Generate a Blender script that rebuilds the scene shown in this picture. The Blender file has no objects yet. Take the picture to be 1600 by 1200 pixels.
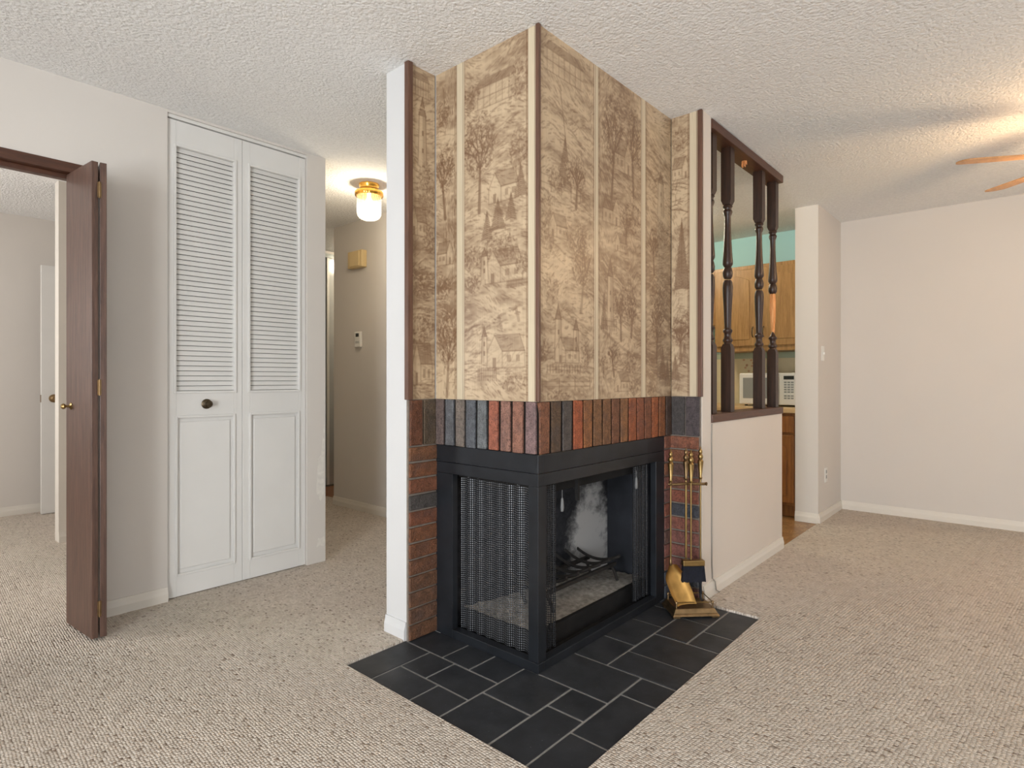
import bpy, bmesh, math, random
import numpy as np
from mathutils import Vector, Matrix

R = math.radians
random.seed(7)
scene = bpy.context.scene
C = scene.collection

# ------------------------------------------------------------------ camera
cam_d = bpy.data.cameras.new('camera'); cam = bpy.data.objects.new('camera', cam_d); C.objects.link(cam)
cam_d.sensor_width = 36.0; cam_d.lens = 36.0 * 925.0 / 1600.0
cam_d.shift_y = -6.5 / 1600.0
cam_d.clip_start = 0.02
cam.location = (-1.729, -1.393, 1.102)
cam.rotation_euler = (R(90), 0, 0.7225 - R(90))
scene.camera = cam

# ------------------------------------------------------------------ view, world, daylight
vs = scene.view_settings
vs.view_transform = 'Standard'; vs.look = 'None'; vs.exposure = -0.12; vs.gamma = 1.0; vs.use_curve_mapping = False
world = bpy.data.worlds.new('daylight'); scene.world = world; world.use_nodes = True
wn = world.node_tree.nodes; wn['Background'].inputs[0].default_value = (0.72, 0.84, 1.0, 1); wn['Background'].inputs[1].default_value = 1.0

def area(name, loc, direction, sx, sy, power, col):
    l = bpy.data.lights.new(name, 'AREA'); l.shape = 'RECTANGLE'; l.size = sx; l.size_y = sy
    l.energy = power; l.color = col
    o = bpy.data.objects.new(name, l); C.objects.link(o); o.location = loc
    o.rotation_euler = Vector(direction).to_track_quat('-Z', 'Z').to_euler()
    return o
DAY = (0.94, 0.975, 1.0)
# daylight standing in the window openings, built further down
area('window_daylight', (-4.72, -1.6, 1.35), (1, 0, 0.22), 2.8, 1.7, 300, DAY)
area('window_daylight', (-2.2, -4.22, 1.35), (0, 1, -0.05), 2.4, 1.7, 28, DAY)  # unseen window, added for light on the closet wall
area('window_daylight', (1.9, -4.22, 1.35), (0, 1, -0.05), 1.6, 1.7, 20, DAY)
area('window_daylight', (-3.42, 3.3, 1.45), (1, 0, -0.05), 1.5, 1.2, 105, (1.0, 0.96, 0.92))

def lamp(name, loc, power, col, radius):
    l = bpy.data.lights.new(name, 'POINT'); l.energy = power; l.color = col; l.shadow_soft_size = radius
    o = bpy.data.objects.new(name, l); C.objects.link(o); o.location = loc
    return o

# ------------------------------------------------------------------ mesh helpers
class MB:
    def __init__(s): s.v = []; s.f = []
    def add(s, vs_, fs_):
        n = len(s.v); s.v += [tuple(p) for p in vs_]; s.f += [tuple(i + n for i in f) for f in fs_]; return s
    def box(s, x0, x1, y0, y1, z0, z1):
        v = [(x, y, z) for z in (z0, z1) for y in (y0, y1) for x in (x0, x1)]
        return s.add(v, [(0, 2, 3, 1), (4, 5, 7, 6), (0, 1, 5, 4), (2, 6, 7, 3), (0, 4, 6, 2), (1, 3, 7, 5)])
    def obox(s, c, ax, ay, az, hx, hy, hz):
        c = Vector(c); ax = Vector(ax); ay = Vector(ay); az = Vector(az)
        v = [c + ax * hx * i + ay * hy * j + az * hz * k for k in (-1, 1) for j in (-1, 1) for i in (-1, 1)]
        return s.add(v, [(0, 2, 3, 1), (4, 5, 7, 6), (0, 1, 5, 4), (2, 6, 7, 3), (0, 4, 6, 2), (1, 3, 7, 5)])
    def lathe(s, prof, c=(0, 0, 0), n=20, flute=0, fd=0.0, axis=None):
        c = Vector(c); v = []; f = []
        q = Vector((0, 0, 1)).rotation_difference(Vector(axis)) if axis is not None else None
        for r, z in prof:
            for k in range(n):
                a = 2 * math.pi * k / n
                rr = r * (1 + fd * math.cos(flute * a)) if flute else r
                p = Vector((rr * math.cos(a), rr * math.sin(a), z))
                if q is not None: p = q @ p
                v.append(c + p)
        m = len(prof)
        for i in range(m - 1):
            for k in range(n):
                f.append((i * n + k, i * n + (k + 1) % n, (i + 1) * n + (k + 1) % n, (i + 1) * n + k))
        if prof[0][0] > 1e-5: f.append(tuple(range(n))[::-1])
        if prof[-1][0] > 1e-5: f.append(tuple((m - 1) * n + k for k in range(n)))
        return s.add(v, f)
    def tube(s, pts, r, n=8):
        pts = [Vector(p) for p in pts]; rs = r if isinstance(r, (list, tuple)) else [r] * len(pts)
        v = []; f = []; prev = None
        for i, p in enumerate(pts):
            t = (pts[min(i + 1, len(pts) - 1)] - pts[max(i - 1, 0)]).normalized()
            a = prev if prev is not None else (Vector((0, 0, 1)) if abs(t.z) < 0.9 else Vector((1, 0, 0)))
            u = (a - t * a.dot(t)).normalized(); w = t.cross(u); prev = u
            for k in range(n):
                an = 2 * math.pi * k / n
                v.append(p + (u * math.cos(an) + w * math.sin(an)) * rs[i])
        m = len(pts)
        for i in range(m - 1):
            for k in range(n):
                f.append((i * n + k, i * n + (k + 1) % n, (i + 1) * n + (k + 1) % n, (i + 1) * n + k))
        f.append(tuple(range(n))[::-1]); f.append(tuple((m - 1) * n + k for k in range(n)))
        return s.add(v, f)
    def prism(s, poly, o, u, w, d):
        """polygon (a, b) on the plane o + a*u + b*w, extruded by vector d"""
        o = Vector(o); u = Vector(u); w = Vector(w); d = Vector(d); n = len(poly)
        a = [o + u * p[0] + w * p[1] for p in poly]
        f = [tuple(range(n)), tuple(range(2 * n - 1, n - 1, -1))]
        f += [(k, n + k, n + (k + 1) % n, (k + 1) % n) for k in range(n)]
        return s.add(a + [p + d for p in a], f)
    def mesh(s, name):
        me = bpy.data.meshes.new(name); me.from_pydata(s.v, [], s.f)
        bm = bmesh.new(); bm.from_mesh(me); bmesh.ops.recalc_face_normals(bm, faces=bm.faces); bm.to_mesh(me); bm.free()
        return me
    def build(s, name, mat, parent=None, bev=0, smooth=0, seg=2):
        return obj(name, s.mesh(name), mat, parent, bev, smooth, seg)

def obj(name, me, mat, parent=None, bev=0, smooth=0, seg=2):
    o = bpy.data.objects.new(name, me); C.objects.link(o)
    if mat is not None and not me.materials: me.materials.append(mat)
    if parent is not None: o.parent = parent; o.matrix_parent_inverse = parent.matrix_basis.inverted()
    if smooth:
        for p in me.polygons: p.use_smooth = True
        me.set_sharp_from_angle(angle=R(smooth))
    if bev:
        b = o.modifiers.new('bevel', 'BEVEL'); b.width = bev; b.segments = seg; b.limit_method = 'ANGLE'; b.angle_limit = R(40)
    return o

def B(*a): return MB().box(*a)

def tag(o, label=None, cat=None, group=None, kind=None):
    if label: o['label'] = label
    if cat: o['category'] = cat
    if group: o['group'] = group
    if kind: o['kind'] = kind
    return o
def thing(name, loc, label, cat, group=None, kind=None, rz=0):
    o = bpy.data.objects.new(name, None); C.objects.link(o); o.location = loc; o.rotation_euler = (0, 0, rz)
    o.empty_display_size = 0.05
    o.matrix_basis = Matrix.Translation(loc) @ Matrix.Rotation(rz, 4, 'Z')
    return tag(o, label, cat, group, kind)
def struct(name, mb, mat, label, cat, bev=0):
    return tag(mb.build(name, mat, None, bev), label, cat, None, 'structure')

# ------------------------------------------------------------------ materials
def lin(c):
    return tuple(((x / 255) / 12.92 if x / 255 <= 0.04045 else ((x / 255 + 0.055) / 1.055) ** 2.4) for x in c) + (1,)
class NT:
    def __init__(s, name):
        s.m = bpy.data.materials.new(name); s.m.use_nodes = True; s.t = s.m.node_tree; s.n = s.t.nodes; s.l = s.t.links
        s.b = s.n['Principled BSDF']; s.o = s.n['Material Output']
    def new(s, ty, **kw):
        n = s.n.new(ty)
        for k, v in kw.items():
            if k.startswith('i_'): n.inputs[k[2:].replace('_', ' ')].default_value = v
            else: setattr(n, k, v)
        return n
    def link(s, a, b): s.l.new(a, b)
    def coord(s, scale=(1, 1, 1), rot=(0, 0, 0), kind='Object'):
        tc = s.new('ShaderNodeTexCoord'); mp = s.new('ShaderNodeMapping')
        mp.inputs['Scale'].default_value = scale; mp.inputs['Rotation'].default_value = rot
        s.link(tc.outputs[kind], mp.inputs[0]); return mp.outputs[0]
    def geo(s, scale=(1, 1, 1), rot=(0, 0, 0)):
        g = s.new('ShaderNodeNewGeometry'); mp = s.new('ShaderNodeMapping')
        mp.inputs['Scale'].default_value = scale; mp.inputs['Rotation'].default_value = rot
        s.link(g.outputs['Position'], mp.inputs[0]); return mp.outputs[0]
    def noise(s, vec, scale, detail=3, rough=0.5):
        n = s.new('ShaderNodeTexNoise'); n.inputs['Scale'].default_value = scale; n.inputs['Detail'].default_value = detail
        n.inputs['Roughness'].default_value = rough
        s.link(vec, n.inputs['Vector']); return n.outputs['Fac']
    def ramp(s, fac, stops):
        r = s.new('ShaderNodeValToRGB'); e = r.color_ramp.elements
        while len(e) < len(stops): e.new(0.5)
        for el, (p, c) in zip(e, stops): el.position = p; el.color = c if len(c) == 4 else tuple(c) + (1,)
        s.link(fac, r.inputs[0]); return r.outputs[0]
    def mix(s, fac, a, b, blend='MIX'):
        m = s.new('ShaderNodeMix', data_type='RGBA', blend_type=blend)
        for sock, val in ((m.inputs[0], fac), (m.inputs[6], a), (m.inputs[7], b)):
            if hasattr(val, 'is_linked') or hasattr(val, 'links'): s.link(val, sock)
            else: sock.default_value = val
        return m.outputs[2]
    def math(s, op, a, b=None):
        m = s.new('ShaderNodeMath', operation=op)
        for k, val in enumerate((a, b)):
            if val is None: continue
            if hasattr(val, 'links'): s.link(val, m.inputs[k])
            else: m.inputs[k].default_value = val
        return m.outputs[0]
    def bump(s, h, strength=0.3, dist=0.01):
        b = s.new('ShaderNodeBump'); b.inputs['Strength'].default_value = strength; b.inputs['Distance'].default_value = dist
        s.link(h, b.inputs['Height']); s.link(b.outputs[0], s.b.inputs['Normal']); return b
    def base(s, c): 
        if hasattr(c, 'links'): s.link(c, s.b.inputs['Base Color'])
        else: s.b.inputs['Base Color'].default_value = c
    def fin(s, rough=0.5, metal=0.0, spec=0.5):
        s.b.inputs['Roughness'].default_value = rough; s.b.inputs['Metallic'].default_value = metal
        s.b.inputs['Specular IOR Level'].default_value = spec; return s.m

def plain(name, rgb, rough=0.5, metal=0.0, spec=0.5, var=0.06, scale=6, bump=0.0, bscale=120):
    t = NT(name); v = t.geo(); c = lin(rgb)
    n = t.noise(v, scale, 4)
    lo = tuple(x * (1 - var) for x in c[:3]); hi = tuple(min(1, x * (1 + var)) for x in c[:3])
    t.base(t.ramp(n, [(0.3, lo), (0.7, hi)]))
    if bump: t.bump(t.noise(v, bscale, 3), bump, 0.002)
    return t.fin(rough, metal, spec)

def wood(name, dark, light, axis='Z', rough=0.4, scale=1.0, spec=0.5):
    t = NT(name); st = {'X': (1, 14, 14), 'Y': (14, 1, 14), 'Z': (14, 14, 1)}[axis]
    v = t.coord(tuple(x * scale for x in st))
    n = t.noise(v, 5, 6, 0.62); n2 = t.noise(v, 26, 3, 0.6)
    f = t.math('ADD', t.math('MULTIPLY', n, 0.7), t.math('MULTIPLY', n2, 0.3))
    t.base(t.ramp(f, [(0.34, lin(dark)), (0.62, lin(light))]))
    t.bump(f, 0.12, 0.002)
    return t.fin(rough, 0, spec)

M = {}
M['wall'] = plain('wall_paint', (214, 208, 201), 0.75, 0, 0.25, 0.02, 1.2, 0.05, 60)
M['wall_end'] = plain('white_paint', (212, 212, 212), 0.55, 0, 0.35, 0.02, 2)
M['trim'] = plain('trim_paint', (222, 216, 206), 0.5, 0, 0.4, 0.02, 3)
M['closet'] = plain('closet_paint', (222, 220, 216), 0.5, 0, 0.4, 0.02, 5)
M['chip'] = plain('bare_plaster', (222, 217, 209), 0.9, 0, 0.2, 0.08, 40)
M['turquoise'] = plain('turquoise_paint', (180, 224, 226), 0.7, 0, 0.3, 0.02, 2)
M['dark_wood'] = wood('dark_door_veneer', (60, 41, 33), (100, 74, 62), 'Z', 0.42)
M['dark_edge'] = wood('dark_door_edge', (52, 31, 24), (76, 48, 38), 'Z', 0.5)
M['trim_brown'] = wood('brown_trim', (82, 56, 44), (110, 78, 62), 'Z', 0.4)
M['trim_brown_x'] = wood('brown_rail', (60, 34, 22), (90, 55, 38), 'X', 0.4)
M['spindle'] = wood('spindle_walnut', (30, 16, 9), (60, 35, 22), 'Z', 0.38)
M['raw_wood'] = wood('raw_split_wood', (196, 120, 62), (236, 172, 112), 'Z', 0.7)
M['oak'] = wood('oak_cabinet', (146, 106, 58), (186, 144, 90), 'Z', 0.4, 0.8)
M['oak_dark'] = wood('oak_base_cabinet', (120, 72, 30), (160, 104, 50), 'Z', 0.4, 0.8)
M['fan_blade'] = wood('fan_blade_wood', (182, 132, 84), (208, 158, 108), 'X', 0.45, 0.6)
M['brass'] = plain('antique_brass', (160, 134, 88), 0.36, 1.0, 0.5, 0.12, 20)
M['brass_dark'] = plain('aged_brass', (142, 118, 86), 0.42, 1.0, 0.5, 0.2, 30)
M['gold'] = plain('polished_gold', (232, 178, 84), 0.22, 1.0, 0.5, 0.1, 40)
M['bronze'] = plain('bronze_knob', (92, 82, 68), 0.35, 1.0, 0.5, 0.1, 40)
M['steel_black'] = plain('black_frame_steel', (38, 41, 46), 0.36, 0.35, 0.5, 0.25, 9, 0.04, 200)
M['soot'] = plain('sooty_iron', (24, 23, 23), 0.75, 0, 0.3, 0.35, 10, 0.3, 60)
M['iron'] = plain('cast_iron_grate', (46, 43, 41), 0.7, 0.2, 0.4, 0.35, 25, 0.3, 120)
M['mortar_dark'] = plain('dark_recessed_mortar', (24, 20, 18), 0.95, 0, 0.2, 0.2, 30)
M['mortar'] = plain('grey_mortar', (128, 118, 108), 0.95, 0, 0.2, 0.15, 40, 0.3, 150)
M['grout'] = plain('grey_grout', (136, 134, 131), 0.95, 0, 0.2, 0.12, 40, 0.2, 150)
M['white_plastic'] = plain('white_plastic', (232, 230, 224), 0.35, 0, 0.5, 0.01, 5)
M['beige_plastic'] = plain('beige_chime_cover', (214, 190, 142), 0.45, 0, 0.4, 0.04, 12)
M['black_plastic'] = plain('black_display', (34, 40, 40), 0.3, 0, 0.5, 0.02, 5)
M['grey_plastic'] = plain('grey_keys', (150, 152, 148), 0.5, 0, 0.4, 0.02, 5)
M['oven_glass'] = plain('microwave_window', (150, 152, 150), 0.2, 0, 0.6, 0.05, 5)
M['counter'] = plain('beige_laminate', (214, 182, 134), 0.4, 0, 0.5, 0.05, 30)
M['bristle'] = plain('dark_bristles', (22, 24, 34), 0.8, 0, 0.3, 0.3, 60)
M['cable'] = plain('grey_cable', (142, 136, 128), 0.6, 0, 0.4, 0.05, 5)
M['mirror'] = plain('sliding_door_panel', (205, 208, 208), 0.15, 0.3, 0.6, 0.02, 3)
M['alu'] = plain('door_track_metal', (120, 124, 124), 0.35, 0.8, 0.5, 0.05, 10)
M['ceramic'] = plain('pull_tag_grey', (112, 112, 112), 0.4, 0, 0.5, 0.05, 10)
M['green_strip'] = plain('pale_green_strip', (176, 186, 164), 0.6, 0, 0.4, 0.03, 10)

def m_ceiling():
    t = NT('popcorn_ceiling'); v = t.geo()
    vo = t.new('ShaderNodeTexVoronoi', i_Scale=75.0); t.link(v, vo.inputs['Vector'])
    n = t.noise(v, 55, 5, 0.65); n2 = t.noise(v, 130, 3, 0.6)
    h = t.math('ADD', t.math('MULTIPLY', n, 1.2), t.math('ADD', t.math('MULTIPLY', n2, 0.6), t.math('MULTIPLY', vo.outputs['Distance'], -0.7)))
    t.base(t.ramp(n, [(0.25, lin((234, 233, 231))), (0.75, lin((250, 249, 247)))]))
    t.bump(h, 0.65, 0.010)
    return t.fin(0.95, 0, 0.1)
M['ceiling'] = m_ceiling()

def m_carpet():
    t = NT('berber_carpet'); v = t.geo((118, 84, 1), (0, 0, R(4)))
    vo = t.new('ShaderNodeTexVoronoi', i_Scale=1.0, i_Randomness=0.38); vo.voronoi_dimensions = '2D'; t.link(v, vo.inputs['Vector'])
    sp = t.new('ShaderNodeSeparateColor'); t.link(vo.outputs['Color'], sp.inputs[0])
    big = t.noise(t.geo(), 1.6, 4, 0.6); mid = t.noise(t.geo(), 14, 4, 0.6)
    c = t.ramp(sp.outputs[0], [(0.0, lin((150, 134, 120))), (0.03, lin((196, 184, 172))), (0.10, lin((220, 209, 197))), (0.7, lin((233, 224, 213))), (1.0, lin((244, 236, 226)))])
    c = t.mix(t.ramp(big, [(0.35, (0, 0, 0)), (0.75, (0.35, 0.35, 0.35))]), c, lin((214, 200, 186)), 'MIX')
    c = t.mix(0.35, c, t.ramp(mid, [(0.3, lin((196, 182, 166))), (0.7, lin((236, 226, 214)))]), 'MULTIPLY')
    edge = t.ramp(vo.outputs['Distance'], [(0.1, (1, 1, 1)), (0.4, (0.75, 0.75, 0.75)), (0.7, (0.0, 0.0, 0.0))])
    t.base(c)
    t.bump(edge, 1.0, 0.007)
    return t.fin(0.95, 0, 0.1)
M['carpet'] = m_carpet()

def m_vinyl():
    t = NT('parquet_vinyl'); v = t.geo((9, 9, 9))
    br = t.new('ShaderNodeTexChecker', i_Scale=1.0); t.link(v, br.inputs['Vector'])
    n = t.noise(t.geo((6, 40, 6)), 4, 4); n2 = t.noise(t.geo((40, 6, 6)), 4, 4)
    c1 = t.ramp(n, [(0.3, lin((120, 84, 50))), (0.7, lin((186, 146, 96)))])
    c2 = t.ramp(n2, [(0.3, lin((104, 72, 42))), (0.7, lin((170, 128, 82)))])
    t.base(t.mix(br.outputs['Fac'], c1, c2)); return t.fin(0.35, 0, 0.5)
M['vinyl'] = m_vinyl()

def m_slate():
    t = NT('black_slate_tile'); v = t.geo(); oi = t.new('ShaderNodeObjectInfo')
    n = t.noise(v, 9, 6, 0.65); d = t.noise(v, 160, 2, 0.5); s = t.noise(v, 5, 4)
    c = t.ramp(n, [(0.3, lin((33, 35, 38))), (0.75, lin((56, 58, 62)))])
    c = t.mix(t.math('MULTIPLY', oi.outputs['Random'], 0.4), c, lin((40, 42, 46)))
    c = t.mix(t.ramp(d, [(0.71, (0, 0, 0)), (0.76, (0.5, 0.5, 0.5))]), c, lin((140, 140, 140)))
    t.base(c); t.link(t.ramp(s, [(0.3, (0.42, 0.42, 0.42)), (0.7, (0.62, 0.62, 0.62))]), t.b.inputs['Roughness'])
    t.bump(n, 0.25, 0.004); t.b.inputs['Specular IOR Level'].default_value = 0.4
    return t.m
M['slate'] = m_slate()

BR = {}
def brick_mat(rgb):
    k = tuple(rgb)
    if k in BR: return BR[k]
    t = NT('brick_%d' % len(BR)); v = t.geo(); c = lin(rgb)
    n = t.noise(v, 38, 5, 0.7); n2 = t.noise(v, 170, 3, 0.6); n3 = t.noise(v, 14, 3)
    col = t.ramp(n, [(0.3, tuple(x * 0.42 for x in c[:3])), (0.55, tuple(x * 0.85 for x in c[:3])), (0.75, tuple(min(1, x * 1.1 + 0.01) for x in c[:3]))])
    col = t.mix(t.ramp(n3, [(0.5, (0, 0, 0)), (0.75, (0.45, 0.45, 0.45))]), col, lin((66, 62, 64)))
    col = t.mix(t.ramp(n2, [(0.36, (0.75, 0.75, 0.75)), (0.5, (0, 0, 0))]), col, tuple(x * 0.25 for x in c[:3]) + (1,))
    t.base(col); t.bump(t.math('ADD', n, t.math('MULTIPLY', n2, 0.6)), 0.9, 0.009)
    BR[k] = t.fin(0.52, 0, 0.5); return BR[k]

def m_wallpaper():
    t = NT('toile_wallpaper'); a = t.new('ShaderNodeVertexColor', layer_name='print')
    v = t.geo((1, 1, 0.02)); n = t.noise(v, 420, 2, 0.6); w = t.noise(t.geo(), 2.2, 3)
    c = t.mix(0.5, a.outputs['Color'], t.ramp(n, [(0.3, (0.72, 0.70, 0.66)), (0.7, (1.0, 1.0, 1.0))]), 'MULTIPLY')
    t.base(c); t.bump(t.noise(t.geo(), 300, 2), 0.06, 0.001)
    return t.fin(0.36, 0, 0.5)
M['wallpaper'] = m_wallpaper()

def m_mesh(name, rgb, thr):
    t = NT(name); tc = t.new('ShaderNodeUVMap', uv_map='cloth'); sp = t.new('ShaderNodeSeparateXYZ'); t.link(tc.outputs[0], sp.inputs[0])
    k = 2 * math.pi / 0.018
    a = t.math('SINE', t.math('MULTIPLY', t.math('ADD', sp.outputs[0], sp.outputs[1]), k))
    b = t.math('SINE', t.math('MULTIPLY', t.math('SUBTRACT', sp.outputs[0], sp.outputs[1]), k))
    hole = t.math('GREATER_THAN', t.math('MULTIPLY', a, b), thr)
    tr = t.new('ShaderNodeBsdfTransparent'); mx = t.new('ShaderNodeMixShader')
    t.base(lin(rgb)); t.fin(0.42, 0.35, 0.5)
    t.link(hole, mx.inputs[0]); t.link(t.b.outputs[0], mx.inputs[1]); t.link(tr.outputs[0], mx.inputs[2]); t.link(mx.outputs[0], t.o.inputs[0])
    return t.m
M['mesh'] = m_mesh('daylit_woven_screen_mesh', (96, 98, 102), -0.22)  # lighter wires: daylight on the wide curtain is put into the colour
M['mesh_dense'] = m_mesh('bunched_fire_screen_mesh', (46, 47, 50), 0.15)

def m_pane(name='window_glass'):
    t = NT(name); tr = t.new('ShaderNodeBsdfTransparent'); gl = t.new('ShaderNodeBsdfGlossy', i_Roughness=0.02); fr = t.new('ShaderNodeFresnel', i_IOR=1.3)
    mx = t.new('ShaderNodeMixShader'); t.link(fr.outputs[0], mx.inputs[0]); t.link(tr.outputs[0], mx.inputs[1]); t.link(gl.outputs[0], mx.inputs[2]); t.link(mx.outputs[0], t.o.inputs[0])
    return t.m
M['pane'] = m_pane()

def m_lampglass(name, tint, tf):
    t = NT(name); tr = t.new('ShaderNodeBsdfTransparent', i_Color=(1, 1, 1, 1)); tl = t.new('ShaderNodeBsdfTranslucent', i_Color=tint); gl = t.new('ShaderNodeBsdfGlossy', i_Roughness=0.08)
    m1 = t.new('ShaderNodeMixShader', i_Fac=tf); m2 = t.new('ShaderNodeMixShader', i_Fac=0.08)
    t.link(tl.outputs[0], m1.inputs[1]); t.link(tr.outputs[0], m1.inputs[2]); t.link(m1.outputs[0], m2.inputs[1]); t.link(gl.outputs[0], m2.inputs[2]); t.link(m2.outputs[0], t.o.inputs[0])
    return t.m
M['fluted_glass'] = m_lampglass('fluted_lamp_glass', (1, 0.97, 0.9, 1), 0.93)
M['bowl_glass'] = m_lampglass('frosted_bowl_glass', (1, 0.93, 0.82, 1), 0.55)
def m_emit(name, col, st):
    t = NT(name); e = t.new('ShaderNodeEmission'); e.inputs[0].default_value = col; e.inputs[1].default_value = st; t.link(e.outputs[0], t.o.inputs[0]); return t.m
M['bulb'] = m_emit('lit_bulb', (1, 0.86, 0.62, 1), 5)

def m_firebox():
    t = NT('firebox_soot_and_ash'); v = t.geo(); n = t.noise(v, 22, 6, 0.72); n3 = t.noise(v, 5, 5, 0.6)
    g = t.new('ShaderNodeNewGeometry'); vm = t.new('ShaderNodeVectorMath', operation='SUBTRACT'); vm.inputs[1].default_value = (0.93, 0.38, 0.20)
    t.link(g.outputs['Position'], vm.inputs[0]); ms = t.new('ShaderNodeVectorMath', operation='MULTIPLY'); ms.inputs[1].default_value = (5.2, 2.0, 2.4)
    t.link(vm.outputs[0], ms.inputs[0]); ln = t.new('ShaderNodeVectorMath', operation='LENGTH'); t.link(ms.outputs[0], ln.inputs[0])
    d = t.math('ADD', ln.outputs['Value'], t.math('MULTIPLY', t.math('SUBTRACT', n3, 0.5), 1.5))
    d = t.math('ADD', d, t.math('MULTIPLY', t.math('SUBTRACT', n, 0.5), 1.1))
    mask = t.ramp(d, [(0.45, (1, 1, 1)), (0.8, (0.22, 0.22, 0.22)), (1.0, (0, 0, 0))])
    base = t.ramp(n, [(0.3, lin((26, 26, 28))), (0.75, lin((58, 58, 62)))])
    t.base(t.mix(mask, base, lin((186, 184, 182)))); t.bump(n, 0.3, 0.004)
    return t.fin(0.9, 0, 0.2)
M['firebox'] = m_firebox()
M['ash'] = plain('grey_ash', (150, 144, 136), 1.0, 0, 0.1, 0.35, 45, 0.8, 140)

# ================================================================== the setting
H = 2.44
# carpet: one sheet with the hearth and the kitchen left out
fl = MB()
def sheet(x0, x1, y0, y1, z0=-0.05, z1=0.008): fl.box(x0, x1, y0, y1, z0, z1)
sheet(-4.6, -0.445, -4.1, 1.82); sheet(-0.445, 1.07, -4.1, -0.45); sheet(1.07, 4.0, -4.1, -0.155)
sheet(-0.445, 1.15, 0.60, 1.82)
sheet(-3.3, 1.15, 1.82, 4.9); sheet(1.15, 1.3, 3.24, 3.6)
struct('floor', fl, M['carpet'], 'cream flecked looped berber carpet running through the rooms', 'carpet')
struct('floor_kitchen', B(1.07, 4.0, -0.155, 2.5, -0.05, 0.002), M['vinyl'], 'brown parquet patterned kitchen floor beyond the half wall', 'floor')
struct('floor_entry', MB().box(1.3, 2.7, 3.24, 4.2, -0.05, 0.004).box(1.15, 1.3, 3.6, 4.2, -0.05, 0.004), wood('entry_floor', (120, 78, 52), (158, 110, 78), 'X', 0.4), 'reddish wood floor strip at the end of the hallway', 'floor')
struct('ceiling', B(-4.7, 4.1, -4.2, 5.0, H, H + 0.1), M['ceiling'], 'white popcorn textured ceiling over the whole room', 'ceiling')

# wall with the bedroom doorway and the louvered closet
w = MB()
w.box(-4.6, -1.78, 1.82, 1.92, 0, H); w.box(-1.78, -0.93, 1.82, 1.92, 2.05, H); w.box(-0.93, -0.66, 1.82, 1.92, 0, H)
w.box(-0.66, 0.09, 1.82, 1.92, 2.427, H); w.box(0.09, 0.21, 1.82, 1.92, 0, H)
struct('wall_left', w, M['wall'], 'pale greige wall holding the dark folding door and the white closet', 'wall')
w = MB().box(-0.76, -0.66, 1.92, 2.6, 0, H).box(-0.66, 0.11, 2.5, 2.6, 0, H).box(0.11, 0.21, 1.92, 4.9, 0, H)
struct('wall_closet', w, M['wall'], 'walls enclosing the closet behind the louvered doors', 'wall')
struct('wall_bedroom_partition', B(-0.76, 0.11, 3.52, 3.62, 0, H), M['trim'], 'cream partition end seen through the doorway at far left', 'wall')
struct('wall_bedroom_far', B(-3.3, 0.11, 4.80, 4.9, 0, H), M['wall'], 'beige far wall of the room behind the dark folding door', 'wall')
w = MB().box(-3.3, -3.2, 1.92, 2.6, 0, H).box(-3.3, -3.2, 4.0, 4.8, 0, H).box(-3.3, -3.2, 2.6, 4.0, 0, 0.9).box(-3.3, -3.2, 2.6, 4.0, 2.05, H)
struct('wall_bedroom_left', w, M['wall'], 'bedroom wall with a window, out of view at left', 'wall')
# hallway
struct('wall_hall', B(1.15, 1.25, 0.73, 3.24, 0, H), M['wall'], 'greige hallway wall carrying the beige door chime', 'wall')
struct('wall_hall_end', B(0.21, 2.7, 4.12, 4.22, 0, H), M['wall'], 'wall closing the entry at the end of the hallway', 'wall')
struct('wall_entry', MB().box(2.6, 2.7, 2.5, 4.12, 0, H).box(1.25, 2.6, 3.14, 3.24, 0, H), M['wall'], 'side walls of the small entry beyond the hallway', 'wall')
# the wall end beside the fireplace
struct('wall_fireplace_left', B(-0.15, 1.25, 0.592, 0.73, 0, H), M['wall_end'], 'narrow white wall end standing left of the brick fireplace', 'wall')
# chimney core (above the firebox) and side mass
w = MB().box(0.008, 1.10, 0.008, 0.592, 1.0185, H).box(1.104, 1.25, -0.06, 0.592, 0, H)
chim = struct('wall_chimney', w, M['wall'], 'chimney breast above the fireplace, papered in brown toile', 'wall')
# kitchen
w = MB().box(1.094, 1.202, -0.16, -0.06, 0, H).box(1.202, 2.335, -0.16, -0.06, 0, 0.882)
struct('wall_half', w, plain('half_wall_paint', (216, 207, 197), 0.7, 0, 0.3, 0.02, 2), 'cream half wall under the dark spindles, right of the fireplace', 'wall')
struct('wall_kitchen', B(3.9, 4.0, -0.08, 2.5, 0, H), M['turquoise'], 'turquoise painted kitchen wall above the oak cabinets', 'wall')
struct('wall_kitchen_back', B(1.25, 3.9, 2.4, 2.5, 0, H), M['turquoise'], 'turquoise kitchen wall hidden behind the chimney', 'wall')
struct('wall_kitchen_end', B(3.2, 3.9, -0.16, 0.005, 0, H), M['wall'], 'wall end between the kitchen and the dining corner with light switch', 'wall')
struct('wall_right', B(3.9, 4.0, -4.1, -0.08, 0, H), M['wall'], 'blank greige dining wall at the far right', 'wall')
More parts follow.
